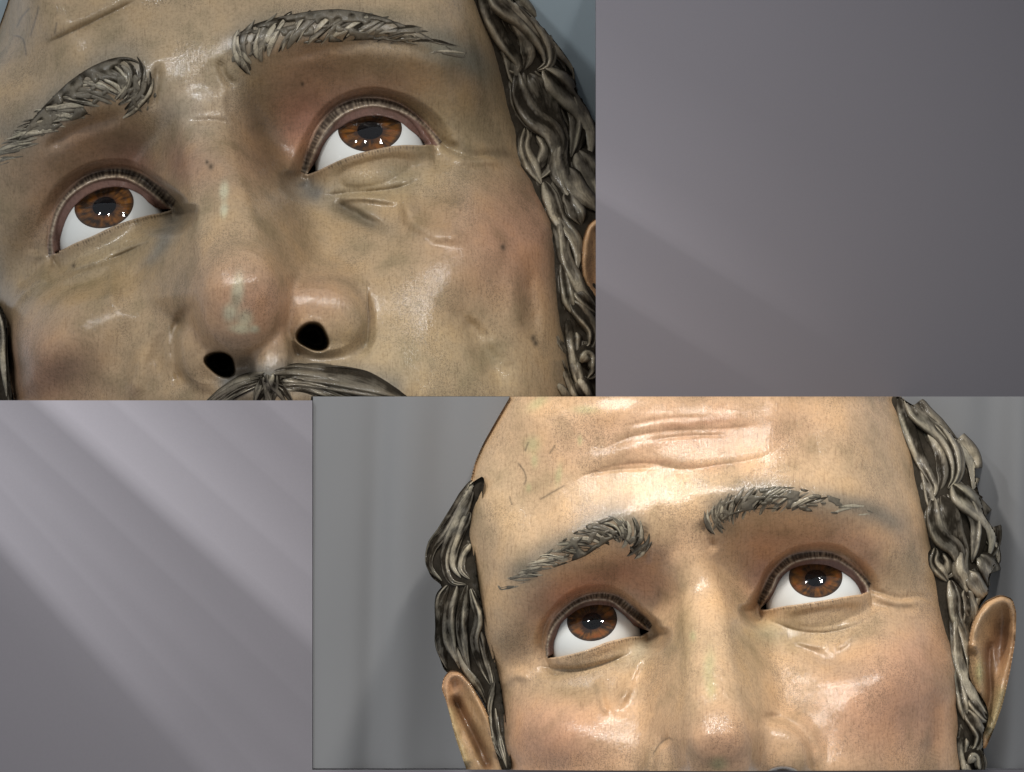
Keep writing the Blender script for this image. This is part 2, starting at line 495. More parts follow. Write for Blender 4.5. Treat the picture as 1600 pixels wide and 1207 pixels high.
def sculpt_eye(sh, E, hd):
    zc, R, (ex, ey), T = E['zc'], E['R'], E['c'], E['T']
    up, mid, inn, low = E['out'], E['mid'], E['in'], E['low']
    if E.get('thin'):
        cm = spline(mid, .5)
        up = np.array([u_ * E['thin'] + cm[((cm - u_) ** 2).sum(1).argmin()] * (1 - E['thin']) for u_ in up]); E['out'] = up
    r2 = (sh.X - ex) ** 2 + (sh.Y - ey) ** 2
    lid = zc + np.sqrt(np.maximum((R + T) ** 2 - r2, (.25 * R) ** 2))
    ball = zc + np.sqrt(np.maximum(R ** 2 - r2, (.2 * R) ** 2))
    pm = np.vstack([spline(mid), spline(low)[::-1]])
    pi_ = np.vstack([spline(inn), spline(low)[::-1]])
    b, d, t, _ = sh.near(np.vstack([pm, pm[:1]])[::3], 80, 1.5)
    im = inside(pm[::2], sh.X[b], sh.Y[b])
    ii = inside(pi_[::2], sh.X[b], sh.Y[b])
    wgt = 1 - sstep(E.get('w0', 5), E.get('w1', 46), d)
    upper = sstep(-4, 10, (np.interp(sh.X[b], low[np.argsort(low[:, 0]), 0], low[np.argsort(low[:, 0]), 1]) - sh.Y[b]))
    wgt = wgt * (1 - upper) + (1 - sstep(3, E.get('w2', 30), d)) * upper
    wgt = np.where(im, 1, wgt)
    B0 = sh.H[b]
    rr_ = np.sqrt(r2[b])
    lidm = np.where(rr_ < .9 * (R + T), lid[b], zc + .4359 * (R + T) - 2.06 * (rr_ - .9 * (R + T)))
    kk = 3.2 * hd.sc
    hh = np.maximum(kk - np.abs(B0 - lidm), 0) / kk
    B1_ = np.maximum(B0, lidm) + hh ** 3 * kk / 6
    B0 = B0 * (1 - upper) + B1_ * upper
    # the outer ends of the lids sink back into the face
    H = B0 * (1 - wgt) + lid[b] * wgt
    bi, di, _, _ = sh.near(inn[::1], 70, 1.5)
    Din = np.full(sh.X.shape, 99.); Din[bi] = di
    bl, dl, tl, _ = sh.near(low[::1], 70, 1.5)
    Dlo = np.full(sh.X.shape, 99.); Dlo[bl] = dl
    bm, dm, tm, _ = sh.near(mid[::1], 70, 1.5)
    Dmi = np.full(sh.X.shape, 99.); Dmi[bm] = dm
    f = np.clip(Dmi[b] / (Dmi[b] + Din[b] + 1e-6), 0, 1)
    ring = im & ~ii
    H = np.where(ring, lid[b] * (1 - f) + (ball[b] + 1.5) * f, H)
    # lower lid: a narrow rim that turns in to the glass
    rim = np.exp(-(Dlo[b] / 4.0) ** 2) * ~im
    H = H + 1.6 * rim
    e_ = (ball[b] + .45 * T) - H                       # the lids always cover the glass
    H = np.where(im, H, H + .5 * (e_ + np.sqrt(e_ * e_ + 9)) * (1 - sstep(.78 * R, 1.0 * R, np.sqrt(r2[b]))))
    H = np.where(ii, np.minimum(ball[b] - 75, H - 90), H)
    sh.H[b] = H
    # paint: reddish lid skin, grey rim, dark band with lashes
    cx_, cy_ = pm.mean(0)
    tw = spline(up)
    s = hd.sc / 6.8
    sh.C[b] = np.where(ring[..., None], np.array(E.get('ringcol', (.135, .072, .056))), sh.C[b])
    # lash band
    pb = np.vstack([spline(up), spline(mid)[::-1]])
    bb, db, tb, _ = sh.near(mid, 40 * s, .8)
    ib = inside(pb[::2], sh.X[bb], sh.Y[bb]) & ~inside(pm[::2], sh.X[bb], sh.Y[bb])
    nl = E['nl']
    ph = tb * nl + .22 * np.sin(tb * 37) + .25 * np.sin(tb * 91)
    tick = .5 + .5 * np.cos(2 * pi * ph)
    tick = tick ** 1.5
    jit = noise2(tb * 400, db * 3, 10, 5, 2)
    slow = np.clip(.62 + 1.1 * noise2(tb * 9 + E['c'][0], tb, 1, 4, 2), .05, 1)
    dk = np.clip(1 - (.12 + .5 * slow) * tick * (1 + 1.2 * jit), 0.15, 1)
    colr = np.array(DARK) * dk[..., None] + np.array((.36, .29, .21)) * (1 - dk[..., None])
    sh.C[bb] = np.where(ib[..., None], colr, sh.C[bb])
    sh.H[bb] += np.where(ib, .8 * s * (tick - .6), 0)
    # flecked edge at the bottom of the band
    fl = np.exp(-.5 * (db / (1.7 * s)) ** 2) * np.clip(.62 + .7 * noise2(tb * 500, db, 6, 9, 2) + .25 * tick, 0, 1)
    sh.C[bb] = sh.C[bb] * (1 - .8 * fl[..., None]) + np.array((.52, .42, .31)) * .8 * fl[..., None]
    sh.H[bb] += 2.2 * s * np.exp(-.5 * (db / (2.0 * s)) ** 2)
    # fold line above the band
    sh.groove(E['out'], 2.2 * s, -3.2 * s, .08)
    sh.tline(E['out'], 1.3 * s, (.42, .27, .19), .8, .1)
    off = E['out'] + np.array([0, -4.5 * s])
    sh.groove(off, 2.6 * s, 2.4 * s, .12)
    # lower lashes
    nlo = int(nl * .95)
    bl, dl, tl, sd = sh.near(low, 20, .8)
    tk = (.5 + .5 * np.cos(2 * pi * (tl * nlo + .1 * np.sin(tl * 41)))) ** 1.4
    lw = (10 * s) * (1 + .35 * noise2(tl * 300, tl, 7, 3, 1))
    out_ = ~inside(pm[::2], sh.X[bl], sh.Y[bl])
    m = np.where(out_, np.clip(.75 + 1.2 * noise2(tl * 60, tl, 1, 12, 2), .1, 1) * (1 - sstep(lw * .5, lw, dl)) * sstep(1.4, 2.6, dl) * tk * sstep(.05, .2, tl) * sstep(0, .12, 1 - tl), 0)
    sh.C[bl] = sh.C[bl] * (1 - .85 * m[..., None]) + np.array((.07, .045, .03)) * .85 * m[..., None]
    sh.H[bl] -= .8 * s * m
    e = np.where(out_, np.exp(-.5 * (dl / 1.3) ** 2), 0) * .75
    sh.C[bl] = sh.C[bl] * (1 - e[..., None]) + np.array((.45, .34, .24)) * e[..., None]
    E['poly'] = pi_

def finish_eye(sh, E):
    fi, on = sh.snap(E['poly'][::2])
    ex, ey = E['c']
    r2 = (sh.PX - ex) ** 2 + (sh.PY - ey) ** 2
    ball = E['zc'] + np.sqrt(np.maximum(E['R'] ** 2 - r2, (.2 * E['R']) ** 2))
    sh.H = np.where(on, np.maximum(ball + 1.0, np.minimum(sh.H, ball + 3.5)), sh.H)
    deep = fi
    sh.C[deep] = (.03, .018, .012)

def rotated(gaze):
    g = np.array(gaze, float); g /= np.linalg.norm(g)
    a = np.array([1., 0, 0]); u = a - g * a.dot(g); u /= np.linalg.norm(u)
    return u, np.cross(g, u), g

def ring_mesh(rings, n, u, v, g, c, k, off, cap=False):
    """rings: list of (radius, distance along the gaze)"""
    V, F = [], []
    th = np.linspace(0, 2 * pi, n, endpoint=False)
    for r, z in rings:
        p = c + r * (np.cos(th)[:, None] * u + np.sin(th)[:, None] * v) + z * g
        V.append(conv(p[:, 0], CYV(p[:, 1]), p[:, 2] + off, k))
    for i in range(len(rings) - 1):
        for j in range(n):
            F.append((i * n + j, i * n + (j + 1) % n, (i + 1) * n + (j + 1) % n, (i + 1) * n + j))
    V = np.vstack(V)
    return V, np.array(F)

def CYV(y): return -y     # 3-D points below carry y upwards

def build_eye(E, k, off, parent, MT, seed):
    R, pd, ri = E['R'], E['pd'], E['ri']
    c = np.array([E['c'][0], -E['c'][1], E['zc']])
    dx, dy = E['iris'][0] - E['c'][0], -(E['iris'][1] - E['c'][1])
    gx, gy = dx / pd, dy / pd
    g = np.array([gx, gy, math.sqrt(max(.05, 1 - gx * gx - gy * gy))])
    u, v, g = rotated(g)
    a0 = math.asin(ri / R)
    rings = [(R * sin(a), R * cos(a)) for a in np.linspace(a0, radians(150), 40)]
    V, F = ring_mesh(rings, 96, u, v, g, c, k, off)
    eye = link_mesh('eye', V, F, MT['sclera'], parent)
    n = 160
    rr = np.linspace(ri, ri * .40, 22)
    z0 = R * cos(a0)
    rings = [(r, z0 - 3.5 * (1 - (r / ri) ** 2) ** .8) for r in rr]
    V, F = ring_mesh(rings, n, u, v, g, c, k, off)
    th = np.tile(np.arange(n) / n, len(rr)); rn = np.repeat(rr / ri, n)
    q1 = noise2(th * 64, rn * 2.2, 1.0, seed, 2); q2 = noise2(th * 20, rn * 5, 1.2, seed + 3, 3)
    q1 = np.where(th > .97, q1 * 0, q1)
    mixv = np.clip(.42 + .6 * q1 + .75 * q2, 0, 1)[:, None]
    col = np.array((.018, .008, .003)) * (1 - mixv) + np.array((.175, .066, .009)) * mixv
    pat = sstep(.1, .6, q2)[:, None]
    col = col * (1 - .6 * pat) + np.array((.15, .036, .007)) * .6 * pat
    limb = sstep(.80, 1.0, rn)[:, None]
    col = col * (1 - .88 * limb) + np.array((.02, .014, .01)) * .88 * limb
    inn_ = (1 - sstep(.40, .58, rn))[:, None]
    col = col * (1 - .75 * inn_) + np.array((.03, .012, .006)) * .75 * inn_
    link_mesh('iris', V, F, MT['iris'], eye, col)
    rings = [(ri * .42, z0 - 3.3), (ri * .2, z0 - 3.6), (.4, z0 - 3.7)]
    V, F = ring_mesh(rings, 64, u, v, g, c, k, off)
    link_mesh('pupil', V, F, MT['pupil'], eye)
    Rc = R + .8
    rings = [(Rc * sin(a), Rc * cos(a)) for a in np.linspace(a0 + .03, .004, 26)]
    V, F = ring_mesh(rings, 96, u, v, g, c, k, off)
    link_mesh('cornea', V, F, MT['cornea'], eye)
    return eye

MT = {}
m, nt, b, N, L = new_mat('porcelain_white'); MT['sclera'] = m
b.inputs['Base Color'].default_value = (.66, .67, .645, 1); b.inputs['Roughness'].default_value = .12
b.inputs['Subsurface Weight'].default_value = .15; b.inputs['Subsurface Radius'].default_value = (.001, .001, .001)
m, nt, b, N, L = new_mat('brown_glass'); MT['iris'] = m
at = N('ShaderNodeAttribute', attribute_name='paint'); L(at.outputs['Color'], b.inputs['Base Color'])
b.inputs['Roughness'].default_value = .5; b.inputs['Specular IOR Level'].default_value = .1
m, nt, b, N, L = new_mat('black_glass'); MT['pupil'] = m
b.inputs['Base Color'].default_value = (.002, .002, .003, 1); b.inputs['Roughness'].default_value = .6; b.inputs['Specular IOR Level'].default_value = 0
m, nt, b, N, L = new_mat('clear_glass'); MT['cornea'] = m
tr = N('ShaderNodeBsdfTransparent'); gl = N('ShaderNodeBsdfGlossy'); gl.inputs['Roughness'].default_value = .03
fr = N('ShaderNodeFresnel'); fr.inputs[0].default_value = 1.55
mx = N('ShaderNodeMixShader'); ge = N('ShaderNodeNewGeometry'); iv = N('ShaderNodeMath', operation='SUBTRACT'); iv.inputs[0].default_value = 1
L(ge.outputs['Backfacing'], iv.inputs[1]); fm_ = N('ShaderNodeMath', operation='MULTIPLY'); L(fr.outputs[0], fm_.inputs[0]); L(iv.outputs[0], fm_.inputs[1]); L(fm_.outputs[0], mx.inputs[0]); L(tr.outputs[0], mx.inputs[1]); L(gl.outputs[0], mx.inputs[2])
L(mx.outputs[0], nt.nodes['Material Output'].inputs[0])
MT['skin'] = paint_material('painted_flesh', .52, .42, .55, .62)
MT['hair'] = paint_material('painted_hair', .45, .25, .5, .4)

def thing(name, label, cat, group=None, loc=(0, 0, 0)):
    o = bpy.data.objects.new(name, None)
    o.empty_display_size = .02
    COL.objects.link(o)
    o['label'] = label; o['category'] = cat
    if group: o['group'] = group
    return o

# ------------------------------------------------------------------ terrace heights
B1 = 0.0; H1 = 60.0
B2 = 880.0
K1 = (DIST - 330) / DIST
K2 = (DIST - B2 - 330) / DIST

# ================================================================== head one: seen from low down, brow to moustache
PICK1 = {'canL': (268, 325), 'canR': (480, 270), 'outL': (86, 392), 'outR': (670, 228),
         'root': (322, 215), 'bridge': (352, 335), 'tip': (376, 468), 'sub': (425, 570),
         'alaL': (286, 520), 'alaR': (572, 492), 'ala3L': (305, 600), 'ala3R': (553, 556),
         'bw0L': (262, 150), 'bw1L': (200, 118), 'bw2L': (120, 160), 'bw3L': (40, 218),
         'bw0R': (352, 105), 'bw1R': (410, 62), 'bw2R': (520, 46), 'bw3R': (620, 55), 'bw4R': (705, 85),
         'c2L': (160, 455), 'c3R': (700, 375), 'o3R': (840, 275), 't2R': (800, 125), 'c6R': (868, 350), 'c12R': (884, 470), 'n5R': (900, 560)}
hd1 = Head(6.75, 374, 297, -9, 25, 13.8, PICK1)
sh1 = Sheet(-26, -26, 931, 627)
hd1.surface(sh1)
hd1.nose(sh1, ((500, 500), (1.38, .98), 10), ((328, 552), (.95, 1.0), 5), (378, 470))
sh1.C[:] = SKIN_DIM

def e1(x0, y0, k, out, mid, inn, low, **kw):
    d = dict(out=cpts(x0, y0, k, out), mid=cpts(x0, y0, k, mid), low=cpts(x0, y0, k, low))
    d['in'] = cpts(x0, y0, k, inn)
    d.update(kw)
    return d
EYE1R = e1(460, 130, .15,
    [(70, 930), (110, 780), (180, 600), (260, 440), (370, 305), (500, 215), (650, 165), (800, 155), (950, 170), (1100, 215), (1230, 300), (1350, 400), (1450, 510), (1540, 620)],
    [(125, 960), (215, 720), (270, 610), (335, 500), (430, 392), (540, 312), (680, 258), (830, 237), (980, 262), (1130, 308), (1260, 380), (1380, 480), (1470, 590), (1510, 660)],
    [(130, 958), (240, 800), (300, 665), (380, 550), (480, 470), (600, 398), (750, 352), (900, 347), (1040, 383), (1120, 422), (1200, 488), (1290, 560), (1360, 640)],
    [(125, 962), (200, 935), (300, 890), (480, 805), (650, 745), (850, 695), (1000, 665), (1150, 650), (1300, 652), (1362, 650)],
    c=(580, 253), R=88, ri=50, pd=71, iris=(578.5, 203.5), T=15, nl=44)
EYE1L = e1(60, 240, .15,
    [(115, 1090), (100, 950), (122, 780), (172, 600), (262, 450), (380, 325), (520, 222), (680, 168), (850, 150), (1000, 175), (1120, 230), (1230, 305), (1340, 380), (1440, 500)],
    [(150, 1055), (140, 900), (172, 720), (222, 590), (302, 470), (420, 372), (560, 295), (720, 252), (880, 250), (980, 285), (1080, 340), (1180, 408), (1270, 480), (1395, 580)],
    [(235, 1015), (230, 900), (270, 750), (330, 620), (410, 522), (520, 435), (650, 375), (780, 352), (900, 360), (1000, 395), (1080, 440), (1160, 520), (1250, 575), (1390, 585)],
    [(160, 1055), (260, 1000), (400, 930), (550, 870), (700, 800), (850, 735), (1000, 685), (1150, 645), (1280, 620), (1390, 590)],
    c=(175, 366), R=86, ri=47, pd=72, iris=(163.5, 321), T=15, nl=46)
for E, lm in ((EYE1R, (31, -1, -25)), (EYE1L, (-31, -1, -25))):
    E['zc'] = hd1.raw(np.array([lm], float))[0, 2]
    E['low'] = E['low']

ROSY_DIM = (.375, .19, .12)  # cheek rose darkened likewise, dimmer light in the colour
def paint_face1(sh):
    sh.C[:] = SKIN_DIM
    # complexion, with shade painted beside the nose
    sh.tint(45, 575, 70, 60, ROSY_DIM, .55); sh.tint(805, 380, 85, 75, ROSY_DIM, .62, 20); sh.tint(860, 330, 40, 50, ROSY_DIM, .4)
    sh.tint(372, 470, 60, 55, ROSY_DIM, .5); sh.tint(420, 490, 40, 40, ROSY_DIM, .45); sh.tint(510, 470, 40, 30, ROSY_DIM, .4)
    for x, y, a, b_, r in ((455, 190, 42, 60, 20), (480, 150, 45, 50, 0), (95, 275, 62, 50, -35)):
        sh.tint(x, y, a, b_, REDDISH, .7, r)
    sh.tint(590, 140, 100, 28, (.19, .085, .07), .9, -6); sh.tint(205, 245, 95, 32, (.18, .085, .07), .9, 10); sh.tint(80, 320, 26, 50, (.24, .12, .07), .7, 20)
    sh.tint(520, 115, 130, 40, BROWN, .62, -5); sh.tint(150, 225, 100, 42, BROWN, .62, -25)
    sh.tint(405, 165, 24, 75, SHADE_UMBER, .75, -12); sh.tint(425, 255, 18, 60, SHADE_UMBER, .6, -22); sh.tint(455, 330, 15, 70, BROWN, .6, -14); sh.tint(440, 400, 12, 40, BROWN, .4, -10); sh.tint(380, 130, 16, 26, (.13, .10, .05), .6, -10)  # brown patina, deepened to paint the shade on the nose's side
    sh.tint(262, 280, 12, 60, (.26, .19, .115), .5, -12); sh.tint(245, 215, 14, 40, (.24, .18, .10), .5, 5)
    sh.tint(690, 150, 80, 60, (.21, .155, .075), .6, 25); sh.tint(720, 210, 60, 40, OLIVE, .4); sh.tint(40, 300, 50, 110, OLIVE, .4, 10)
    sh.tint(580, 290, 90, 22, OLIVE, .6, -4); sh.tint(170, 395, 90, 24, OLIVE, .55, -22)
    sh.tint(485, 300, 22, 14, (.20, .20, .19), .6, 20); sh.tint(265, 360, 12, 26, (.22, .22, .20), .6, 25)
    sh.tint(565, 340, 50, 12, (.20, .165, .115), .6, 25); sh.tint(150, 445, 40, 16, (.27, .19, .09), .6, -10)
    sh.tint(300, 170, 40, 30, (.45, .38, .31), .5); sh.tint(340, 120, 60, 50, (.46, .37, .255), .3)
    sh.tint(300, 90, 110, 50, (.36, .27, .16), .4)
    sh.tint(650, 560, 120, 60, (.37, .29, .17), .5); sh.tint(780, 560, 40, 60, OLIVE, .3)
    sh.tint(345, 490, 12, 40, BROWN, .0)
    sh.tline([(474, 280), (484, 296), (506, 308)], 8, (.13, .13, .12), .7, .2); sh.tline([(512, 316), (549, 334), (580, 351), (610, 359)], 6, (.12, .10, .07), .55, .3)
    sh.tline([(266, 352), (252, 392), (220, 426)], 7, (.16, .155, .135), .55, .3); sh.tline([(384, 110), (400, 160), (416, 215), (440, 262), (462, 290)], 13, SHADE_UMBER, .6, .25)  # umber line carries nose-side shade in the colour
    sh.tline([(96, 432), (136, 424), (180, 408), (228, 386)], 5, (.20, .15, .085), .5, .3); sh.tline([(690, 200), (735, 238), (790, 240), (826, 258)], 5, (.15, .11, .06), .45, .3)
    sh.tline([(640, 62), (700, 84), (755, 128), (800, 200)], 10, (.23, .175, .10), .4, .3); sh.tline([(470, 440), (540, 440), (576, 486), (574, 530)], 4, (.19, .13, .08), .45, .2)
    # gilding and bare ground showing where the paint has gone from the nose
    for x, y, a, b_ in ((352, 300, 6, 12), (352, 330, 5, 10), (374, 455, 8, 22), (362, 490, 9, 12), (385, 500, 10, 12), (400, 515, 6, 5), (378, 515, 14, 6)):
        sh.tint(x, y, a, b_, (.42, .41, .29), .7, 5, 1.5)
    sh.tint(371, 470, 5, 8, (.16, .13, .08), .7)
    # grey painted edge of the brows
    for p, wd in ((cpts(0, 0, 1, [(235, 160), (215, 110), (180, 95), (120, 140), (60, 185), (5, 235)]), 22),
                  (cpts(0, 0, 1, [(345, 90), (400, 55), (470, 42), (560, 40), (640, 55), (710, 80), (765, 115)]), 20)):
        sh.tline(p, wd, GREY, .8, .08)
    sh.tline([(640, 60), (700, 80), (760, 110), (790, 150)], 15, (.15, .14, .10), .65, .3)
    for l, w_, a_ in (([(748, -10), (778, 60), (800, 125), (818, 205), (840, 282)], 9, .55), ([(850, 305), (868, 370), (876, 440), (884, 520), (898, 600), (905, 640)], 9, .6), ([(880, 560), (885, 600), (892, 640)], 16, .5), ([(8, 500), (8, 560), (18, 630)], 7, .5)):
        sh.tline(l, w_, (.12, .10, .07), a_, .08)
    # moustache ground
    sh.tline([(330, 612), (380, 596), (450, 590), (540, 600), (640, 628)], 22, (.15, .145, .13), .92, .1)
    # scratches and lost paint
    for l in ([(25, 45), (34, 28), (48, 12)], [(20, 55), (36, 62), (42, 90)], [(47, 60), (55, 35), (62, 8)], [(86, 55), (90, 35)]):
        sh.tline(l, 1.0, (.09, .07, .05), .75, .1)
    for x, y, r in ((786, 387, 3), (833, 529, 3), (837, 537, 3), (331, 262, 3), (325, 255, 2), (473, 133, 2), (116, 416, 2)):
        sh.tint(x, y, r, r * 1.3, (.04, .03, .02), .85)

def carve_face1(sh):
    # brow, bridge
    sh.bump(120, 160, 95, 28, 13, -35); sh.bump(520, 55, 130, 28, 13, -2); sh.bump(680, 80, 70, 24, 8, 20)
    sh.fold([(60, 75), (110, 52), (165, 26), (225, -5)], 9, 7, .2)
    sh.groove([(250, 95), (246, 130), (240, 178)], 5, -7, .3); sh.groove([(345, 90), (352, 120), (372, 140)], 6, -8, .3)
    sh.groove([(292, 193), (330, 190), (368, 195)], 3.5, -5, .3); sh.bump(318, 205, 16, 8, 4, -25)
    sh.groove([(352, 130), (350, 170), (368, 205)], 5, 4, .3)
    # hollow beside the root of the nose
    sh.bump(430, 225, 26, 48, -24, -20); sh.bump(400, 150, 20, 40, -14, -10)
    sh.bump(262, 250, 16, 45, -10, -10)
    # cheekbone ridge and crow's feet
    sh.fold([(650, 190), (672, 208), (700, 232), (735, 246), (775, 245), (815, 262), (848, 300)], 8, -12, .2)
    sh.groove([(680, 68), (735, 105), (772, 155), (798, 210), (822, 252)], 9, 7, .25); sh.bump(700, 160, 70, 45, -10, 25); sh.bump(500, 110, 60, 26, -9, -10)
    sh.groove([(700, 96), (600, 66), (500, 78), (420, 96)], 9, -7, .25); sh.groove([(200, 180), (130, 200), (60, 240)], 8, -7, .25)
    sh.groove([(690, 250), (730, 262), (775, 262), (810, 275)], 6, -5, .3)
    sh.groove([(82, 400), (66, 432), (40, 455), (18, 485), (10, 520)], 6, 11, .2); sh.groove([(70, 398), (50, 430), (25, 448)], 6, -6, .3)
    # bags under the eyes
    sh.fold([(484, 290), (505, 304), (545, 302), (590, 299), (632, 291), (668, 274)], 8, 6.5, .3)
    sh.groove([(512, 314), (549, 332), (580, 350), (610, 357)], 7, -14, .3)
    sh.groove([(520, 312), (560, 309), (600, 313), (630, 318)], 5, 10, .3)
    sh.groove([(652, 283), (636, 305), (640, 335), (655, 352), (690, 366), (745, 382)], 9, 13, .3)
    sh.bump(668, 315, 20, 14, -7, 10)
    sh.fold([(92, 430), (130, 420), (176, 404), (222, 384), (262, 366)], 7, 9, .25)
    sh.groove([(88, 444), (132, 424), (168, 414), (177, 430), (177, 470), (190, 492)], 7, 9, .25)
    sh.bump(138, 446, 36, 13, -14, -8)
    sh.groove([(266, 352), (254, 390), (222, 424), (200, 450)], 7, -7, .3)
    sh.bump(575, 281, 55, 11, 4.5, -5); sh.bump(182, 388, 55, 11, 4.5, -22)
    # cheeks
    sh.bump(72, 560, 60, 55, 14); sh.bump(800, 400, 60, 60, 10)
    sh.groove([(828, 390), (829, 440), (831, 490), (839, 545)], 10, -11, .35); sh.groove([(808, 400), (806, 480), (815, 540)], 14, 4, .4)
    sh.groove([(700, 470), (735, 515), (765, 565), (800, 630)], 13, -11, .3); sh.bump(690, 560, 40, 50, 6, 30)
    sh.groove([(268, 490), (240, 530), (222, 570), (210, 630)], 11, 9, .2); sh.groove([(200, 490), (190, 540), (180, 600)], 16, -6, .3)
    # nose: tip, wings, nostrils
    sh.groove([(500, 432), (535, 437), (560, 457), (576, 488), (577, 515), (566, 545), (545, 562)], 7, -7, .2)
    sh.groove([(312, 475), (290, 492), (277, 520), (275, 550), (282, 585), (298, 612)], 6, -13, .2)
    sh.bump(515, 552, 26, 7, 8, -8); sh.bump(330, 606, 20, 7, 7, 5)
    for x, y, a, b_, r in ((490, 527, 24.5, 19, -12), (347, 569, 25, 16, 8)):
        c_, n_ = cos(radians(r)), sin(radians(r))
        u = ((sh.X - x) * c_ + (sh.Y - y) * n_) / a; v = (-(sh.X - x) * n_ + (sh.Y - y) * c_) / b_
        q = np.sqrt(u * u + v * v) * (1 + .16 * np.cos(2 * np.arctan2(v, u) + .8) + .08 * np.cos(3 * np.arctan2(v, u)))
        sh.H -= 260 * (1 - sstep(.62, 1.12, q)); sh.H += 1.6 * np.exp(-((q - 1.25) / .25) ** 2)
        mm = ((1 - sstep(.35, 1.0, q)) * .97)[..., None]  # nostril depths blackened, their shade put into the paint
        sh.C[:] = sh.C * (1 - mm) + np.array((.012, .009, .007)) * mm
    # moustache swelling
    sh.groove([(335, 622), (390, 598), (450, 592), (545, 606), (650, 640)], 20, 16, .15)

paint_face1(sh1)
sh1.H += 2.2 * noise2(sh1.X, sh1.Y, 55, 21, 3)
for E in (EYE1R, EYE1L): sculpt_eye(sh1, E, hd1)
sh1.gain = 1.4
carve_face1(sh1)
sh1.gain = 1.0
OUT1 = [(-60, -60), (60, -60), (20, -30), (12, 2), (0, 34), (-14, 70), (-60, 130), (-60, 455), (-28, 462), (2, 482), (12, 505), (11, 545), (16, 594), (25, 640), (25, 700),
        (925, 700), (915, 640), (903, 580), (891, 520), (883, 460), (875, 400), (865, 345), (851, 302), (838, 272), (827, 238), (818, 200), (806, 150), (792, 100), (775, 50), (760, 8), (745, -60)]
def clip_outline(sh, poly, soft):
    c = np.array(poly, float)
    n = 9
    pts = np.vstack([np.linspace(c[i], c[(i + 1) % len(c)], n, endpoint=False) for i in range(len(c))])
    # light smoothing of the corners
    for _ in range(6): pts = (np.roll(pts, 1, 0) + 2 * pts + np.roll(pts, -1, 0)) / 4
    b, d, t, _ = sh.near(np.vstack([pts, pts[:1]]), soft * 1.2, 2)
    ins = inside(pts, sh.X[b], sh.Y[b])
    sh.H[b] -= np.where(ins, soft * .55 * (1 - np.sqrt(np.clip(1 - (1 - np.clip(d / soft, 0, 1)) ** 2, 0, 1))), 0)
    fi, on = sh.snap(pts[::2])
    sh.act &= fi | on
for E in (EYE1R, EYE1L): finish_eye(sh1, E)
clip_outline(sh1, OUT1, 40)
sh1.act &= ~((sh1.Y > 620.5) & (sh1.X > 488))
head1 = thing('statue_head', 'larger carved head, its skin colour darkened to dimmer light, cropped close from brow to moustache, seen steeply from below', 'statue head', 'carved and painted statue heads')
face1 = sheet_mesh(sh1, 'face', 0, K1, H1 + B1, MT['skin'], head1)
for i, E in enumerate((EYE1L, EYE1R)): build_eye(E, K1, H1 + B1, head1, MT, 11 + i)

# ================================================================== head two: seen from a little below, forehead to nose
PICK2 = {'canL': (1013, 978), 'canR': (1192, 947), 'outL': (855, 1020), 'outR': (1350, 928), 'root': (1094, 925), 'bridge': (1110, 1045), 'tip': (1123, 1168),
         'alaR': (1258, 1165), 'alaL': (1026, 1188), 'bw1L': (965, 818), 'bw2L': (900, 850), 'bw3L': (830, 888), 'bw1R': (1155, 783), 'bw2R': (1230, 775), 'bw3R': (1310, 790),
         'bw0L': (1003, 850), 'bw0R': (1100, 815), 't1R': (1430, 790), 'f7R': (1432, 680)}
hd2 = Head(5.65, 1101, 963, -2.7, 12, 9.6, PICK2)
sh2 = Sheet(488, 620, 1626, 1203)
hd2.surface(sh2)
hd2.nose(sh2, ((1208, 1176), (1.28, 1.0), 10), ((1060, 1200), (1.0, 1.0), 5), (1123, 1170))
EYE2L = e1(840, 900, .125,
    [(95, 1010), (82, 870), (120, 680), (200, 505), (320, 382), (450, 285), (600, 212), (760, 176), (900, 185), (1050, 225), (1180, 308), (1300, 405), (1400, 500), (1455, 600)],
    [(125, 1010), (128, 850), (168, 700), (230, 590), (330, 485), (450, 385), (600, 315), (760, 292), (900, 310), (1000, 368), (1100, 448), (1200, 530), (1300, 605), (1395, 685)],
    [(205, 985), (198, 850), (230, 750), (290, 605), (380, 512), (500, 425), (620, 378), (760, 362), (900, 377), (990, 420), (1080, 490), (1150, 560), (1225, 635), (1390, 690)],
    [(130, 1015), (250, 1010), (400, 980), (550, 940), (700, 890), (850, 830), (1000, 790), (1150, 757), (1280, 745), (1390, 700)],
    c=(930, 1002), R=72, ri=39.5, pd=60, iris=(925, 969), T=12, nl=46, w1=38, w2=25, thin=.72)
EYE2R = e1(1170, 840, .125,
    [(85, 800), (120, 650), (200, 485), (300, 352), (420, 225), (560, 158), (720, 132), (900, 136), (1050, 166), (1180, 238), (1300, 338), (1430, 440), (1540, 560)],
    [(140, 880), (235, 725), (298, 610), (352, 485), (442, 392), (560, 313), (720, 268), (900, 252), (1080, 272), (1180, 322), (1300, 402), (1390, 502), (1470, 605), (1500, 680)],
    [(145, 885), (240, 800), (310, 690), (362, 572), (430, 472), (520, 402), (650, 352), (800, 332), (960, 346), (1080, 385), (1180, 440), (1280, 510), (1350, 590), (1405, 700)],
    [(145, 895), (220, 895), (300, 882), (450, 853), (600, 833), (800, 803), (1000, 770), (1200, 735), (1300, 720), (1408, 708)],
    c=(1274, 943), R=78, ri=42, pd=65, iris=(1274, 902), T=12, nl=44, w1=38, w2=25, thin=.72)
for E, lm in ((EYE2R, (31, -1, -25)), (EYE2L, (-31, -1, -25))):
    E['zc'] = hd2.raw(np.array([lm], float))[0, 2]

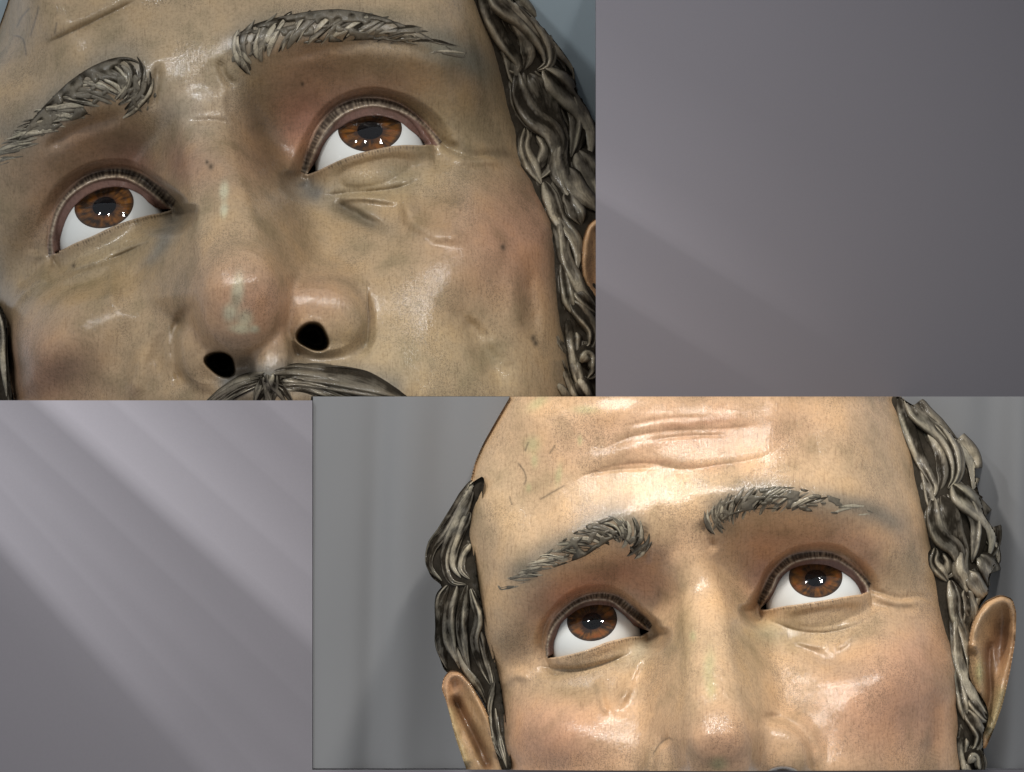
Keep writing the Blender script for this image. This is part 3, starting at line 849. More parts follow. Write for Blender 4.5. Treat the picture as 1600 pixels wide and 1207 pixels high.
def paint_face2(sh):
    sh.C[:] = SKIN * 1.04
    sh.tint(860, 1160, 85, 60, ROSY, .62); sh.tint(1420, 1100, 80, 75, ROSY, .55); sh.tint(1340, 1130, 70, 50, ROSY, .35); sh.tint(1440, 1010, 50, 40, ROSY, .35)
    sh.tint(1128, 1172, 45, 40, ROSY, .5)
    sh.tint(1040, 700, 170, 45, (.50, .28, .17), .5, -6); sh.tint(1100, 660, 120, 30, (.52, .28, .17), .4)
    for l in ([(905, 748), (960, 730), (1030, 722), (1100, 730), (1180, 718)], [(1010, 668), (1075, 664), (1130, 655), (1170, 652)]):
        sh.tline(l, 4, (.36, .17, .09), .5, .3)
    sh.tint(935, 905, 70, 20, REDDISH, .75, -22); sh.tint(1010, 915, 30, 26, REDDISH, .5); sh.tint(1190, 895, 26, 40, REDDISH, .65, 20); sh.tint(870, 945, 26, 36, REDDISH, .6, 35)
    sh.tint(1270, 845, 90, 16, REDDISH, .5); sh.tint(1350, 880, 20, 22, REDDISH, .5); sh.tint(950, 885, 60, 12, BROWN, .25, -15)
    sh.tint(1180, 860, 50, 30, (.44, .22, .11), .45); sh.tint(1300, 820, 110, 20, (.46, .25, .13), .4)
    sh.tint(1130, 850, 18, 40, BROWN, .4); sh.tint(1125, 825, 24, 10, (.14, .10, .05), .6)
    sh.tint(930, 1040, 80, 16, OLIVE, .5, -14); sh.tint(1280, 985, 90, 22, OLIVE, .55, -4); sh.tint(900, 1078, 50, 14, (.30, .225, .13), .65)
    sh.tint(790, 970, 40, 60, OLIVE, .2, 10); sh.tint(1410, 900, 40, 45, OLIVE, .3); sh.tint(1300, 1040, 40, 12, (.27, .20, .14), .45, 15)
    sh.tint(1000, 1010, 12, 22, (.38, .36, .27), .6, 20); sh.tint(1195, 985, 22, 14, (.34, .32, .20), .5)
    sh.tint(1165, 1010, 18, 90, (.36, .26, .14), .4, -8); sh.tint(1070, 1020, 12, 70, (.40, .29, .15), .3)  # shading on the nose's sides painted in as browner bands
    sh.tint(1340, 720, 70, 50, OLIVE, .25); sh.tint(1020, 760, 120, 25, (.50, .36, .19), .4)
    sh.tint(1460, 1130, 12, 60, (.30, .15, .07), .55)
    sh.tint(780, 780, 50, 90, (.44, .33, .20), .5)
    # greenish ground showing through
    for x, y, a, b_, r in ((840, 630, 14, 6, -35), (915, 640, 15, 5, 0), (906, 688, 3, 6, 0), (832, 695, 9, 10, 10), (835, 720, 4, 8, 0), (873, 742, 4, 12, 10), (826, 762, 3, 5, 0),
                           (1107, 1040, 7, 20, 6), (1110, 1075, 6, 12, 0), (1082, 993, 4, 6, 0), (1530, 1045, 5, 14, 0), (1122, 1192, 10, 8, 0)):
        sh.tint(x, y, a, b_, (.40, .39, .19), .55, r, 1.2)
    for l in ([(808, 722), (818, 735), (822, 748), (818, 760)], [(842, 782), (862, 770), (885, 757)], [(858, 710), (868, 695)], [(800, 790), (796, 775)], [(820, 706), (826, 690)], [(1018, 1180), (1030, 1162), (1044, 1152), (1052, 1156)]):
        sh.tline(l, 1.0, (.09, .07, .04), .75, .1)
    for l, w_, a_ in (([(1410, 625), (1428, 690), (1442, 770), (1456, 850), (1472, 930)], 7, .5), ([(1488, 980), (1500, 1060), (1506, 1130), (1510, 1210)], 9, .55), ([(742, 780), (728, 850), (740, 930), (755, 1000)], 7, .45), ([(760, 1030), (772, 1080), (782, 1140), (792, 1203)], 8, .55)):
        sh.tline(l, w_, (.16, .125, .08), a_, .08)
    for p, wd in ((cpts(0, 0, 1, [(1003, 850), (985, 815), (950, 808), (900, 838), (850, 865), (785, 915)]), 15),
                  (cpts(0, 0, 1, [(1098, 825), (1130, 785), (1180, 770), (1250, 775), (1330, 788), (1390, 812), (1425, 845)]), 14)):
        sh.tline(p, wd, GREY, .8, .12)

def carve_face2(sh):
    sh.bump(890, 855, 80, 19, 8, -28); sh.bump(1230, 784, 110, 19, 8, 4)
    # wrinkles of the forehead
    sh.fold([(925, 712), (950, 698), (985, 683), (1035, 674), (1090, 671), (1150, 668), (1195, 660)], 10, 2.2, .2)
    sh.fold([(885, 758), (925, 738), (968, 727), (1015, 724), (1065, 733), (1125, 726), (1185, 716), (1215, 700)], 11, 2.6, .2)
    sh.groove([(900, 745), (960, 735), (1030, 731)], 2, -1.5, .3); sh.groove([(1000, 690), (1070, 682), (1150, 680)], 2, -1.5, .3); sh.groove([(960, 670), (1040, 655), (1120, 652)], 3, -1.2, .3)
    sh.bump(960, 642, 36, 14, 7, -10); sh.bump(1210, 642, 22, 26, 7, 20); sh.bump(975, 703, 26, 9, 5, -18); sh.bump(1195, 690, 14, 16, 4)
    sh.bump(1060, 800, 20, 22, 6)
    sh.groove([(1005, 815), (1010, 850), (1012, 885)], 5, -6, .3); sh.groove([(1095, 810), (1103, 840), (1120, 865)], 6, -6, .3)
    sh.bump(1170, 905, 22, 45, -10, -8); sh.bump(1028, 925, 14, 40, -5, -4); sh.bump(1092, 870, 18, 30, 5)
    # crow's feet, bags
    sh.fold([(1348, 918), (1372, 926), (1405, 936), (1440, 934), (1468, 952)], 5.5, -6, .25)
    sh.groove([(1360, 940), (1400, 951), (1440, 952)], 5, -4, .3)
    sh.fold([(1184, 958), (1204, 970), (1246, 985), (1288, 988), (1330, 979), (1362, 962)], 7, 4.5, .3)
    sh.groove([(1232, 998), (1262, 1007), (1292, 1013)], 4, 5, .3); sh.groove([(1300, 1015), (1318, 1004), (1338, 984)], 4.5, 5, .3)
    sh.groove([(1215, 985), (1255, 1010), (1290, 1030), (1315, 1035)], 8, -6, .3)
    sh.bump(1372, 1046, 36, 34, 9); sh.bump(1305, 1062, 16, 12, 4)
    sh.fold([(836, 1040), (895, 1046), (942, 1037), (998, 1015)], 5, 5, .25)
    sh.groove([(1008, 1012), (990, 1055), (962, 1112)], 5.5, 9, .25); sh.groove([(935, 1058), (940, 1090), (948, 1120)], 5.5, 8, .3)
    sh.bump(950, 1110, 14, 12, 5); sh.bump(905, 1076, 30, 9, -6)
    sh.groove([(776, 1078), (805, 1056), (838, 1062)], 6, 6, .3)
    sh.groove([(1012, 1000), (1002, 1040), (975, 1085)], 6, -4, .3)
    # cheeks and nose
    sh.bump(860, 1150, 60, 50, 8); sh.bump(1400, 1080, 60, 60, 6)
    sh.groove([(1466, 1070), (1456, 1130), (1460, 1200)], 10, -8, .3)
    sh.groove([(1184, 1122), (1216, 1121), (1248, 1140), (1267, 1172), (1270, 1225)], 5, -11, .2)
    sh.groove([(1050, 1154), (1036, 1158), (1024, 1175), (1018, 1215)], 5, -9, .2)
    u = np.hypot((sh.X - 1222) / 24, (sh.Y - 1208) / 11)
    sh.H -= 70 * (1 - sstep(.6, 1.1, u))
    mm = ((1 - sstep(.7, 1.1, u)) * .9)[..., None]  # shade inside the nostril painted in as near-black
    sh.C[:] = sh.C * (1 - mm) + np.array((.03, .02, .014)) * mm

paint_face2(sh2)
sh2.H += 1.6 * noise2(sh2.X, sh2.Y, 45, 22, 3)
for E in (EYE2R, EYE2L): sculpt_eye(sh2, E, hd2)
sh2.gain = 1.3
carve_face2(sh2)
sh2.gain = 1.0
OUT2 = [(805, 560), (1380, 560), (1412, 625), (1428, 680), (1442, 750), (1454, 830), (1470, 910), (1486, 970), (1500, 1050), (1507, 1130), (1512, 1260),
        (790, 1260), (788, 1190), (778, 1130), (767, 1055), (752, 985), (737, 925), (728, 870), (725, 825), (729, 788), (735, 752), (743, 720), (755, 693), (777, 654), (800, 615)]
for E in (EYE2R, EYE2L): finish_eye(sh2, E)
clip_outline(sh2, OUT2, 34)
head2 = thing('statue_head', 'smaller pink-cheeked carved head with bald forehead and ears, before the grey curtain', 'statue head', 'carved and painted statue heads')
face2 = sheet_mesh(sh2, 'face', -400, K2, H1 + B2, MT['skin'], head2)
for i, E in enumerate((EYE2L, EYE2R)): build_eye(E, K2, H1 + B2, head2, MT, 31 + i)

# ================================================================== backing
def slab(name, poly, h0, h1, k, mat, label=None):
    n = len(poly)
    V = [conv(x, y, h1, k) for x, y in poly] + [conv(x, y, h0, k) for x, y in poly]
    F = [tuple(range(n))[::-1], tuple(range(n, 2 * n))] + [(i, (i + 1) % n, n + (i + 1) % n, n + i) for i in range(n)]
    o = link_mesh(name, V, F, mat, smooth=False)
    o['kind'] = 'structure'
    return o

# ================================================================== hair, brows, moustache, ears
RNG = random.Random(5)
HI = np.array((.39, .34, .25)); MIDC = np.array((.115, .098, .072)); LO = np.array((.024, .02, .015))

def lock(name, pts, wd, hfun, k, off, mat, parent, lift=0., ridges=3, seed=0, tip=.35, root=.15, worn=1.0, tall=.8, nu=None):
    """one carved lock: a tapering half-round strip with strands cut along it"""
    c = spline(pts, max(1.6, wd * .3))
    n = len(c)
    t = np.linspace(0, 1, n)
    tg = np.gradient(c[:, :2], axis=0)
    tg /= np.linalg.norm(tg, axis=1)[:, None] + 1e-9
    nr = np.stack([-tg[:, 1], tg[:, 0]], 1)
    rs = np.random.RandomState(seed)
    prof = np.minimum(1, (t / root) ** .6 * .75 + .25) * np.minimum(1, ((1 - t) / tip) ** .7 * .9 + .1)
    prof *= 1 + .12 * np.sin(t * 7 + seed)
    nu = nu or (7 * ridges )
    u = np.linspace(-1, 1, nu)
    W = wd * prof
    ph = rs.rand() * .6 - .3
    L_ = len(c) * max(1.6, wd * .3) / max(wd, 1)
    rid = np.clip(1.9 * noise2((u[None] + .22 * np.sin(t * 4 + seed)[:, None]) * ridges * .85 + seed * 3.7, t[:, None] * L_ * .16 + 0 * u[None], 1.0, seed % 97, 1), -1, 1)
    body = np.sqrt(np.clip(1 - np.abs(u) ** 2.4, 0, 1))
    X = c[:, 0:1] + nr[:, 0:1] * W[:, None] * u
    Y = c[:, 1:2] + nr[:, 1:2] * W[:, None] * u
    base = hfun(c[:, 0], c[:, 1])
    hw = hfun(X.ravel(), Y.ravel()).reshape(X.shape)
    hb = .55 * np.maximum(base[:, None], hw) + .45 * hw
    ext = c[:, 2:3] if c.shape[1] > 2 else 0
    H = hb - 2.5 + lift + ext + W[:, None] * tall * body[None] + W[:, None] * .24 * rid * body[None] ** .5
    H[:, [0, -1]] -= 5
    wear = np.clip(.46 + .55 * rid + .3 * (rs.rand(n, nu) - .5) + .45 * noise2(X + seed * 31, Y, 16, 7, 2) + .25 * np.exp(-((u[None] - .62) / .2) ** 2), 0, 1) * body[None] ** .8
    m = (wear * worn)[..., None]
    C = LO * (1 - sstep(0, .45, m)) + MIDC * sstep(0, .45, m)
    C = C * (1 - sstep(.5, 1.1, m)) + HI * sstep(.5, 1.1, m)
    # sawn off flush with the edges of the block
    if head_of(parent) == 1:
        X = np.minimum(X, 931); Y = np.minimum(Y, np.where(X > 488, 620, 627))
    else:
        Y = np.clip(Y, 620, 1203)
    V = conv(X, Y, H + off, k).reshape(-1, 3)
    i = np.arange((n - 1) * nu).reshape(n - 1, nu)[:, :-1].ravel()
    F = np.stack([i, i + nu, i + nu + 1, i + 1], 1)
    # face towards the viewer whichever way the strip runs
    return link_mesh(name, V, F, mat, parent, C.reshape(-1, 3))

def head_of(o):
    while o.parent: o = o.parent
    return 1 if o == head1 else 2

def surface_fn(*sheets):
    def f(x, y):
        r = None
        for s, poly in sheets:
            h = s.height(np.clip(x, s.xs[0], s.xs[-1]), np.clip(y, s.ys[0], s.ys[-1]))
            ok = inside(poly, np.asarray(x, float), np.asarray(y, float))
            h = np.where(ok, h, -200)
            r = h if r is None else np.maximum(r, h)
        return r
    return f

def hair_base(rect, poly, ctrl, parent, k, off, base=0):
    sh = Sheet(*rect, g=2.5)
    xy = np.array([(a, b_) for a, b_, _ in ctrl], float) / 100
    cf = tps_fit(xy, np.array([[c_] for _, _, c_ in ctrl], float), .01)
    sh.H = tps_eval(xy, cf, np.stack([sh.X.ravel(), sh.Y.ravel()], 1) / 100)[:, 0].reshape(sh.X.shape)
    sh.H += 5 * noise2(sh.X, sh.Y, 22, 3, 3)
    sh.C[:] = LO * 1.4
    pl = np.array(poly, float)
    clip_outline(sh, poly, 26)
    o = sheet_mesh(sh, 'hair', base, k, off, MT['hair'], parent)
    return o, sh, pl

def edge_h(sh, poly_out, x, y):
    return float(sh.height([x], [y])[0])

# ---- head one, the hair on the right
o1 = H1 + B1
def fh(sh, x, y): return float(sh.height([x], [y])[0])
POLY_H1 = [(735, -26), (735, -60), (792, -60), (800, 0), (836, 30), (872, 70), (897, 105), (901, 145), (916, 165), (931, 196), (990, 200), (990, 700), (880, 700), (870, 600), (850, 470), (832, 340), (802, 262), (780, 170), (756, 90), (720, 0)]
CT1 = [(745, 0, fh(sh1, 735, 0)), (782, 100, fh(sh1, 775, 100) ), (808, 200, fh(sh1, 800, 200) ), (845, 310, fh(sh1, 836, 310) ), (872, 420, fh(sh1, 862, 420) ), (884, 520, fh(sh1, 874, 520) ), (905, 620, fh(sh1, 890, 620))]
CT1 = [(x, y, h - 16) for x, y, h in CT1]
CT1 += [(x + 65, y - 10, h - 45) for x, y, h in CT1] + [(x + 120, y, h - 120) for x, y, h in CT1]
hair1, shh1, plh1 = hair_base((716, -26, 931, 620), POLY_H1, CT1, head1, K1, o1)
f1 = surface_fn((sh1, np.array(OUT1, float)), (shh1, plh1))
LOCKS1 = [
    ([(750, -20), (762, 12), (772, 40), (783, 62), (801, 86), (811, 102), (804, 113), (791, 108)], 8, 3, 2),
    ([(764, -20), (790, 8), (816, 28), (842, 56), (857, 84), (855, 103), (840, 110)], 13, 5, 4),
    ([(775, -22), (800, 0), (830, 28), (872, 66), (895, 92), (902, 116), (898, 134)], 13, 3, 4),
    ([(797, 26), (818, 58), (826, 88), (818, 110)], 8, 0, 3), ([(783, 70), (793, 90), (803, 120), (812, 150)], 6, -2, 2),
    ([(808, 114), (813, 147), (831, 182), (862, 206), (872, 235), (860, 263), (843, 280)], 10, 5, 3),
    ([(826, 116), (848, 150), (863, 186), (880, 215), (884, 240)], 11, 2, 4), ([(850, 108), (877, 138), (906, 168), (926, 200), (928, 232), (920, 252)], 13, 5, 4),
    ([(868, 122), (894, 158), (904, 191), (901, 223), (893, 246)], 11, 4, 3), ([(820, 200), (818, 232), (834, 265), (846, 288)], 8, 0, 3),
    ([(838, 212), (850, 230), (846, 255), (836, 270)], 6, 2, 2), ([(878, 206), (871, 250), (877, 279), (890, 312)], 10, 2, 3),
    ([(902, 235), (918, 262), (932, 290), (940, 320)], 12, 2, 4), ([(886, 262), (902, 294), (926, 318), (945, 330)], 10, 4, 3),
    ([(850, 285), (862, 318), (873, 344), (896, 371), (905, 403), (900, 430)], 8, 3, 3), ([(866, 330), (876, 365), (882, 400), (896, 432), (911, 459), (930, 478)], 8, 3, 3),
    ([(884, 300), (900, 330), (908, 352)], 9, 0, 3), ([(880, 410), (886, 450), (892, 480), (908, 500)], 7, 2, 2), ([(898, 455), (916, 480), (936, 492)], 8, 4, 3),
    ([(892, 470), (912, 496), (927, 518), (925, 540), (914, 545), (910, 533)], 8, 5, 3), ([(900, 520), (902, 545), (912, 560)], 6, 1, 2),
    ([(906, 566), (916, 550), (929, 556), (930, 580), (918, 592)], 9, 5, 3), ([(886, 500), (892, 540), (900, 580), (912, 625)], 6, 1, 2),
    ([(882, 580), (892, 605), (905, 635)], 4, 1, 2), ([(872, 600), (884, 618), (894, 640)], 4, 0, 2), ([(905, 590), (914, 612), (928, 636)], 8, 3, 3), ([(896, 560), (906, 595), (918, 640)], 5, 2, 2)]
def companions(p, wd, lf, i, fn, k, off, par):
    """thinner strands cut low on both sides of a big lock"""
    if wd < 7: return
    c = spline(p, 3.0); n = len(c)
    tg = np.gradient(c, axis=0); tg /= np.linalg.norm(tg, axis=1)[:, None] + 1e-9
    nr = np.stack([-tg[:, 1], tg[:, 0]], 1)
    for sgn in (-1, 1):
        a, b_ = (.12, .98) if sgn > 0 else (.0, .82)
        q = np.arange(n)
        o_ = sgn * wd * (1.15 + .3 * np.sin(q / n * 5 + i + sgn))
        cc = (c + nr * o_[:, None])[int(a * n):int(b_ * n):max(1, n // 7)]
        if len(cc) > 2:
            lock('lock', cc, wd * .62, fn, k, off, MT['hair'], par, lift=lf * .3 - 1.5, ridges=2, seed=700 + 2 * i + (sgn > 0), worn=.62, tip=.5)
for i, (p, wd, lf, rd) in enumerate(LOCKS1):
    companions(p, wd, lf, i, f1, K1, o1, hair1)
    lock('lock', p, wd * 1.6, f1, K1, o1, MT['hair'], hair1, lift=lf, ridges=min(rd, 3), tall=.95, seed=100 + i, worn=.92)
# ---- head one, the strip of hair at the lower left
POLY_H1L = [(-60, 462), (0, 474), (12, 500), (13, 560), (22, 640), (22, 700), (-60, 700)]
hl1, shl1, pll1 = hair_base((-26, 440, 40, 627), POLY_H1L, [(-20, 470, fh(sh1, 20, 520) - 40), (10, 500, fh(sh1, 22, 520) - 12), (16, 600, fh(sh1, 30, 600) - 12), (-20, 640, fh(sh1, 30, 600) - 60)], head1, K1, o1)
f1l = surface_fn((shl1, pll1))
for i, (p, wd) in enumerate([([(-8, 470), (4, 510), (5, 560), (12, 630)], 6), ([(-22, 480), (-10, 530), (-8, 580), (-2, 640)], 8), ([(2, 560), (8, 590), (16, 640)], 4)]):
    lock('lock', p, wd, f1l, K1, o1, MT['hair'], hl1, lift=3, ridges=2, seed=150 + i)

# ---- head two, the same carving from the other view
M1 = np.array([(758, 0), (843, 56), (811, 103), (902, 118), (929, 232), (873, 235), (843, 282), (896, 371), (925, 541), (928, 476), (905, 620)], float)
M2 = np.array([(1412, 642), (1489, 699), (1462, 765), (1525, 745), (1556, 850), (1500, 880), (1480, 905), (1508, 996), (1526, 1170), (1541, 1115), (1520, 1240)], float)
cfm = tps_fit(M1 / 100, M2, .01)
def m12(p): return tps_eval(M1 / 100, cfm, np.array(p, float) / 100)
o2 = H1 + B2
POLY_H2 = [(1380, 560), (1380, 622), (1402, 618), (1442, 642), (1480, 671), (1510, 700), (1525, 722), (1525, 750), (1534, 783), (1540, 808), (1556, 830), (1564, 855), (1556, 884), (1546, 905), (1545, 930), (1530, 950), (1514, 1000), (1513, 1060), (1540, 1098), (1546, 1120), (1535, 1150), (1538, 1190), (1540, 1260), (1470, 1260), (1470, 1060), (1454, 970), (1432, 850), (1410, 750), (1390, 660)]
CT2 = [(1405, 640, fh(sh2, 1395, 640)), (1432, 720, fh(sh2, 1422, 720) ), (1447, 800, fh(sh2, 1438, 800) ), (1466, 900, fh(sh2, 1456, 900) ), (1490, 1000, fh(sh2, 1478, 1000) ), (1500, 1100, fh(sh2, 1490, 1100)), (1505, 1200, fh(sh2, 1495, 1200))]
CT2 = [(x, y, h - 14) for x, y, h in CT2]
CT2 += [(x + 60, y - 6, h - 40) for x, y, h in CT2] + [(x + 110, y, h - 110) for x, y, h in CT2]
hair2, shh2, plh2 = hair_base((1378, 620, 1600, 1203), POLY_H2, CT2, head2, K2, o2)
f2 = surface_fn((sh2, np.array(OUT2, float)), (shh2, plh2))
for i, (p, wd, lf, rd) in enumerate(LOCKS1):
    q = m12(p)
    q = q[q[:, 1] > 590]
    if len(q) < 2: continue
    companions(q, wd * .8, lf, i, f2, K2, o2, hair2)
    lock('lock', q, wd * 1.35, f2, K2, o2, MT['hair'], hair2, lift=lf * .8, ridges=min(rd, 3), tall=.95, seed=100 + i)
for i, (p, wd, lf) in enumerate([([(1530, 830), (1552, 850), (1556, 878), (1540, 900)], 9, 2), ([(1520, 890), (1530, 915), (1522, 945), (1512, 975)], 8, 1), ([(1505, 925), (1515, 945), (1508, 985), (1510, 1030)], 7, 2), ([(1484, 930), (1492, 955), (1500, 990), (1505, 1040)], 7, 2)]):
    lock('lock', p, wd, f2, K2, o2, MT['hair'], hair2, lift=lf, ridges=3, seed=160 + i)
# ---- head two, the hair on the left
POLY_H2L = [(760, 740), (733, 757), (712, 795), (690, 825), (670, 853), (664, 879), (673, 902), (692, 916), (680, 940), (681, 990), (684, 1020), (694, 1050), (720, 1060), (745, 1080), (762, 1110), (768, 1155), (786, 1210), (800, 1203), (792, 1140), (780, 1060), (762, 985), (748, 925), (740, 850)]
CT2L = [(745, 780, fh(sh2, 752, 780) - 6), (742, 860, fh(sh2, 746, 860) - 6), (752, 940, fh(sh2, 760, 940) - 4), (770, 1030, fh(sh2, 776, 1030) - 2), (785, 1120, fh(sh2, 790, 1120)), (794, 1190, fh(sh2, 800, 1190))]
CT2L += [(x - 70, y + 10, h - 60) for x, y, h in CT2L]
hl2, shl2, pll2 = hair_base((655, 735, 803, 1203), POLY_H2L, CT2L, head2, K2, o2)
f2l = surface_fn((shl2, pll2), (sh2, np.array(OUT2, float)))
for i, (p, wd, lf) in enumerate([([(738, 752), (716, 795), (694, 830), (675, 856), (671, 885), (690, 908)], 10, 2), ([(738, 768), (715, 815), (698, 855), (695, 885), (706, 909), (728, 914)], 9, 4), ([(734, 800), (722, 825), (710, 860), (708, 885), (720, 903)], 8, 3),
        ([(735, 850), (724, 870), (722, 890), (734, 905)], 7, 2), ([(700, 915), (688, 940), (690, 985), (690, 1017), (699, 1046)], 10, 2), ([(714, 915), (703, 955), (703, 1002), (718, 1045)], 10, 3), ([(730, 915), (722, 970), (725, 1011), (735, 1055)], 9, 3),
        ([(736, 920), (748, 965), (742, 1002), (752, 1041), (766, 1070)], 8, 3), ([(750, 985), (760, 1030), (770, 1070), (768, 1100)], 6, 1), ([(772, 1066), (764, 1107), (769, 1152), (784, 1186)], 6, 4), ([(774, 1107), (782, 1158), (792, 1200)], 5, 2), ([(712, 1010), (728, 1045), (748, 1075), (760, 1100)], 7, 1)]):
    lock('lock', p, wd, f2l, K2, o2, MT['hair'], hl2, lift=lf, ridges=3, seed=200 + i)

# ---- eyebrows
def eyebrow(spine, wid, sh, poly, k, off, head, seed, n=30, sc=1.0, fade=.8):
    f = surface_fn((sh, np.array(poly, float)))
    c = spline(spine, 1.0)
    tg = np.gradient(c, axis=0); tg /= np.linalg.norm(tg, axis=1)[:, None]
    nr = np.stack([tg[:, 1], -tg[:, 0]], 1)
    if nr[len(c) // 2, 1] > 0: nr = -nr          # towards the forehead
    Lc = len(c)
    brow = lock('eyebrow', c[2:int(Lc * .97)], wid * .75, f, k, off, MT['hair'], head, lift=-.2 * sc, ridges=4, seed=seed, tip=.5, root=.05, worn=.6, tall=.04)
    rs = random.Random(seed)
    for i in range(n):
        a = (i + rs.uniform(-.3, .3)) / n
        s0 = max(0, min(.93, a * .95 - .02))
        if s0 > fade and rs.random() < .35 + (s0 - fade): continue
        w_ = wid * (1.25 - .85 * s0)
        ln = (68 - 16 * s0) * sc * rs.uniform(.8, 1.25)
        lane = rs.uniform(-.45, .45)
        pts = []
        for q in np.linspace(0, 1, 6):
            m = min(Lc - 1, max(0, s0 * Lc + q * ln * (.45 + .75 * s0)))
            j = int(m)
            o_ = w_ * (-.72 + 1.38 * q ** .85 + lane * (1 - .5 * q)) + (1.2 * sc * sin(q * 6 + i))
            if s0 < .15: o_ = o_ * (.72 + 1.8 * s0)
            p = c[j] + nr[j] * o_
            if j >= Lc - 1: p = p + tg[-1] * (m - Lc + 1)
            pts.append(p)
        pts = [pts[0]] + [p for a_, p in zip(pts, pts[1:]) if np.linalg.norm(p - a_) > .8]
        if len(pts) < 3: continue
        lock('strand', pts, rs.uniform(3.4, 6.2) * sc * (1.1 - .5 * s0), f, k, off, MT['hair'], brow, lift=(3.4 + 2 * lane) * sc * (1 - .5 * s0), ridges=1, seed=seed + i, tip=.4, root=.25, worn=rs.uniform(.55, 1.3), tall=.38, nu=9)
    return brow
eyebrow([(230, 178), (222, 142), (200, 118), (165, 128), (120, 158), (72, 192), (30, 226), (-8, 254)], 36, sh1, OUT1, K1, o1, head1, 300, 72)
eyebrow([(366, 108), (378, 78), (405, 60), (460, 48), (530, 42), (600, 47), (665, 66), (725, 92)], 31, sh1, OUT1, K1, o1, head1, 350, 66, fade=.5)
eyebrow([(1001, 872), (996, 842), (972, 824), (938, 832), (900, 853), (858, 876), (818, 900), (783, 922)], 25, sh2, OUT2, K2, o2, head2, 400, 74, .74)
eyebrow([(1108, 832), (1118, 806), (1142, 790), (1182, 780), (1232, 779), (1292, 788), (1350, 802), (1400, 824)], 23, sh2, OUT2, K2, o2, head2, 450, 68, .74, fade=.5)

# ---- moustache of head one
fm = surface_fn((sh1, np.array(OUT1, float)))
mou = lock('moustache', [(425, 588), (480, 590), (545, 600), (610, 620), (660, 645)], 24, fm, K1, o1, MT['hair'], head1, lift=0, ridges=6, seed=500, tip=.4, worn=.6, tall=.3)
rs = random.Random(9)
for i in range(15):
    q = i / 14
    y0 = 578 + 30 * q
    x0 = 432 + 34 * rs.random() * (1 - q) + 10 * q
    pts = [(x0, y0), (x0 + 45, y0 - 4 + 8 * q), (x0 + 100, y0 + 6 + 18 * q), (x0 + 160, y0 + 28 + 25 * q)]
    lock('strand', pts, rs.uniform(5, 9), fm, K1, o1, MT['hair'], mou, lift=2, ridges=2, seed=520 + i, worn=rs.uniform(.6, .95), tip=.6, root=.3, tall=.45)
for i in range(8):
    q = i / 7
    x0 = 415 - 12 * q; y0 = 582 + 22 * q
    pts = [(x0, y0), (x0 - 28, y0 + 6 + 6 * q), (x0 - 62, y0 + 22 + 10 * q), (x0 - 90, y0 + 44)]
    lock('strand', pts, rs.uniform(4, 6), fm, K1, o1, MT['hair'], mou, lift=4, ridges=2, seed=540 + i, worn=rs.uniform(.6, .95), tip=.6, root=.3, tall=.45)

for i in range(12):
    x0 = 408 + 34 * rs.random(); e_ = rs.uniform(-1, 1)
    pts = [(x0, 584 + 6 * rs.random()), (x0 + 8 * e_, 600), (x0 + 26 * e_, 616), (x0 + 44 * e_, 636)]
    lock('strand', pts, rs.uniform(4, 7), fm, K1, o1, MT['hair'], mou, lift=3, ridges=2, seed=560 + i, worn=rs.uniform(.6, 1.0), tip=.6, root=.3, tall=.45)
# ---- short strands that leave the hair and lie on the skin
for i in range(14):
    x0, y0 = 868 + 22 * rs.random(), 520 + 95 * rs.random()
    x0 += (y0 - 520) * .16
    lock('strand', [(x0, y0), (x0 + 5, y0 + 14), (x0 + 14, y0 + 28)], rs.uniform(2.5, 4), f1, K1, o1, MT['hair'], hair1, lift=1.0, ridges=1, seed=600 + i, worn=.8, tip=.6, root=.4, tall=.5, nu=7)
for i in range(9):
    y0 = 1075 + 110 * rs.random(); x0 = 1492 + (y0 - 1075) * .05 + 8 * rs.random()
    lock('strand', [(x0, y0), (x0 + 3, y0 + 11), (x0 + 10, y0 + 22)], rs.uniform(2, 3.4), f2, K2, o2, MT['hair'], hair2, lift=1.0, ridges=1, seed=620 + i, worn=.8, tip=.6, root=.4, tall=.5, nu=7)
def fringe(line, n, ln, wd, fn, k, off, par, lean, seed):
    c = spline(line, 1.0)
    r = random.Random(seed)
    for i in range(n):
        j = int((i + r.uniform(-.3, .3)) / n * (len(c) - 1)); j = max(0, min(len(c) - 2, j))
        t_ = c[min(len(c) - 1, j + 8)] - c[j]; t_ = t_ / (np.linalg.norm(t_) + 1e-6)
        nn = np.array([-t_[1], t_[0]]) * lean
        l_ = ln * r.uniform(.6, 1.3); a_ = r.uniform(-2, 3)
        p0 = c[j] - nn * a_
        lock('lock', [p0, p0 + t_ * l_ * .5 + nn * l_ * r.uniform(.02, .16), p0 + t_ * l_ + nn * l_ * r.uniform(-.02, .22)], wd * r.uniform(.6, 1.2), fn, k, off, MT['hair'], par, lift=.6, ridges=1, seed=seed + i, worn=r.uniform(.4, .8), tip=.7, root=.4, tall=.5, nu=7)
fringe([(752, 0), (776, 55), (792, 105), (806, 155), (818, 205), (828, 245), (842, 285)], 16, 34, 4.2, f1, K1, o1, hair1, 1, 800)
fringe([(850, 305), (863, 345), (874, 400), (882, 460), (890, 520)], 12, 30, 3.6, f1, K1, o1, hair1, 1, 830)
fringe([(1413, 630), (1428, 685), (1442, 755), (1454, 830), (1470, 910)], 16, 28, 3.2, f2, K2, o2, hair2, 1, 860)
fringe([(1486, 975), (1500, 1050), (1507, 1130)], 9, 24, 2.8, f2, K2, o2, hair2, 1, 890)
fringe([(738, 770), (730, 830), (731, 880), (741, 940), (756, 1000), (768, 1060)], 12, 26, 3.0, f2l, K2, o2, hl2, -1, 920)
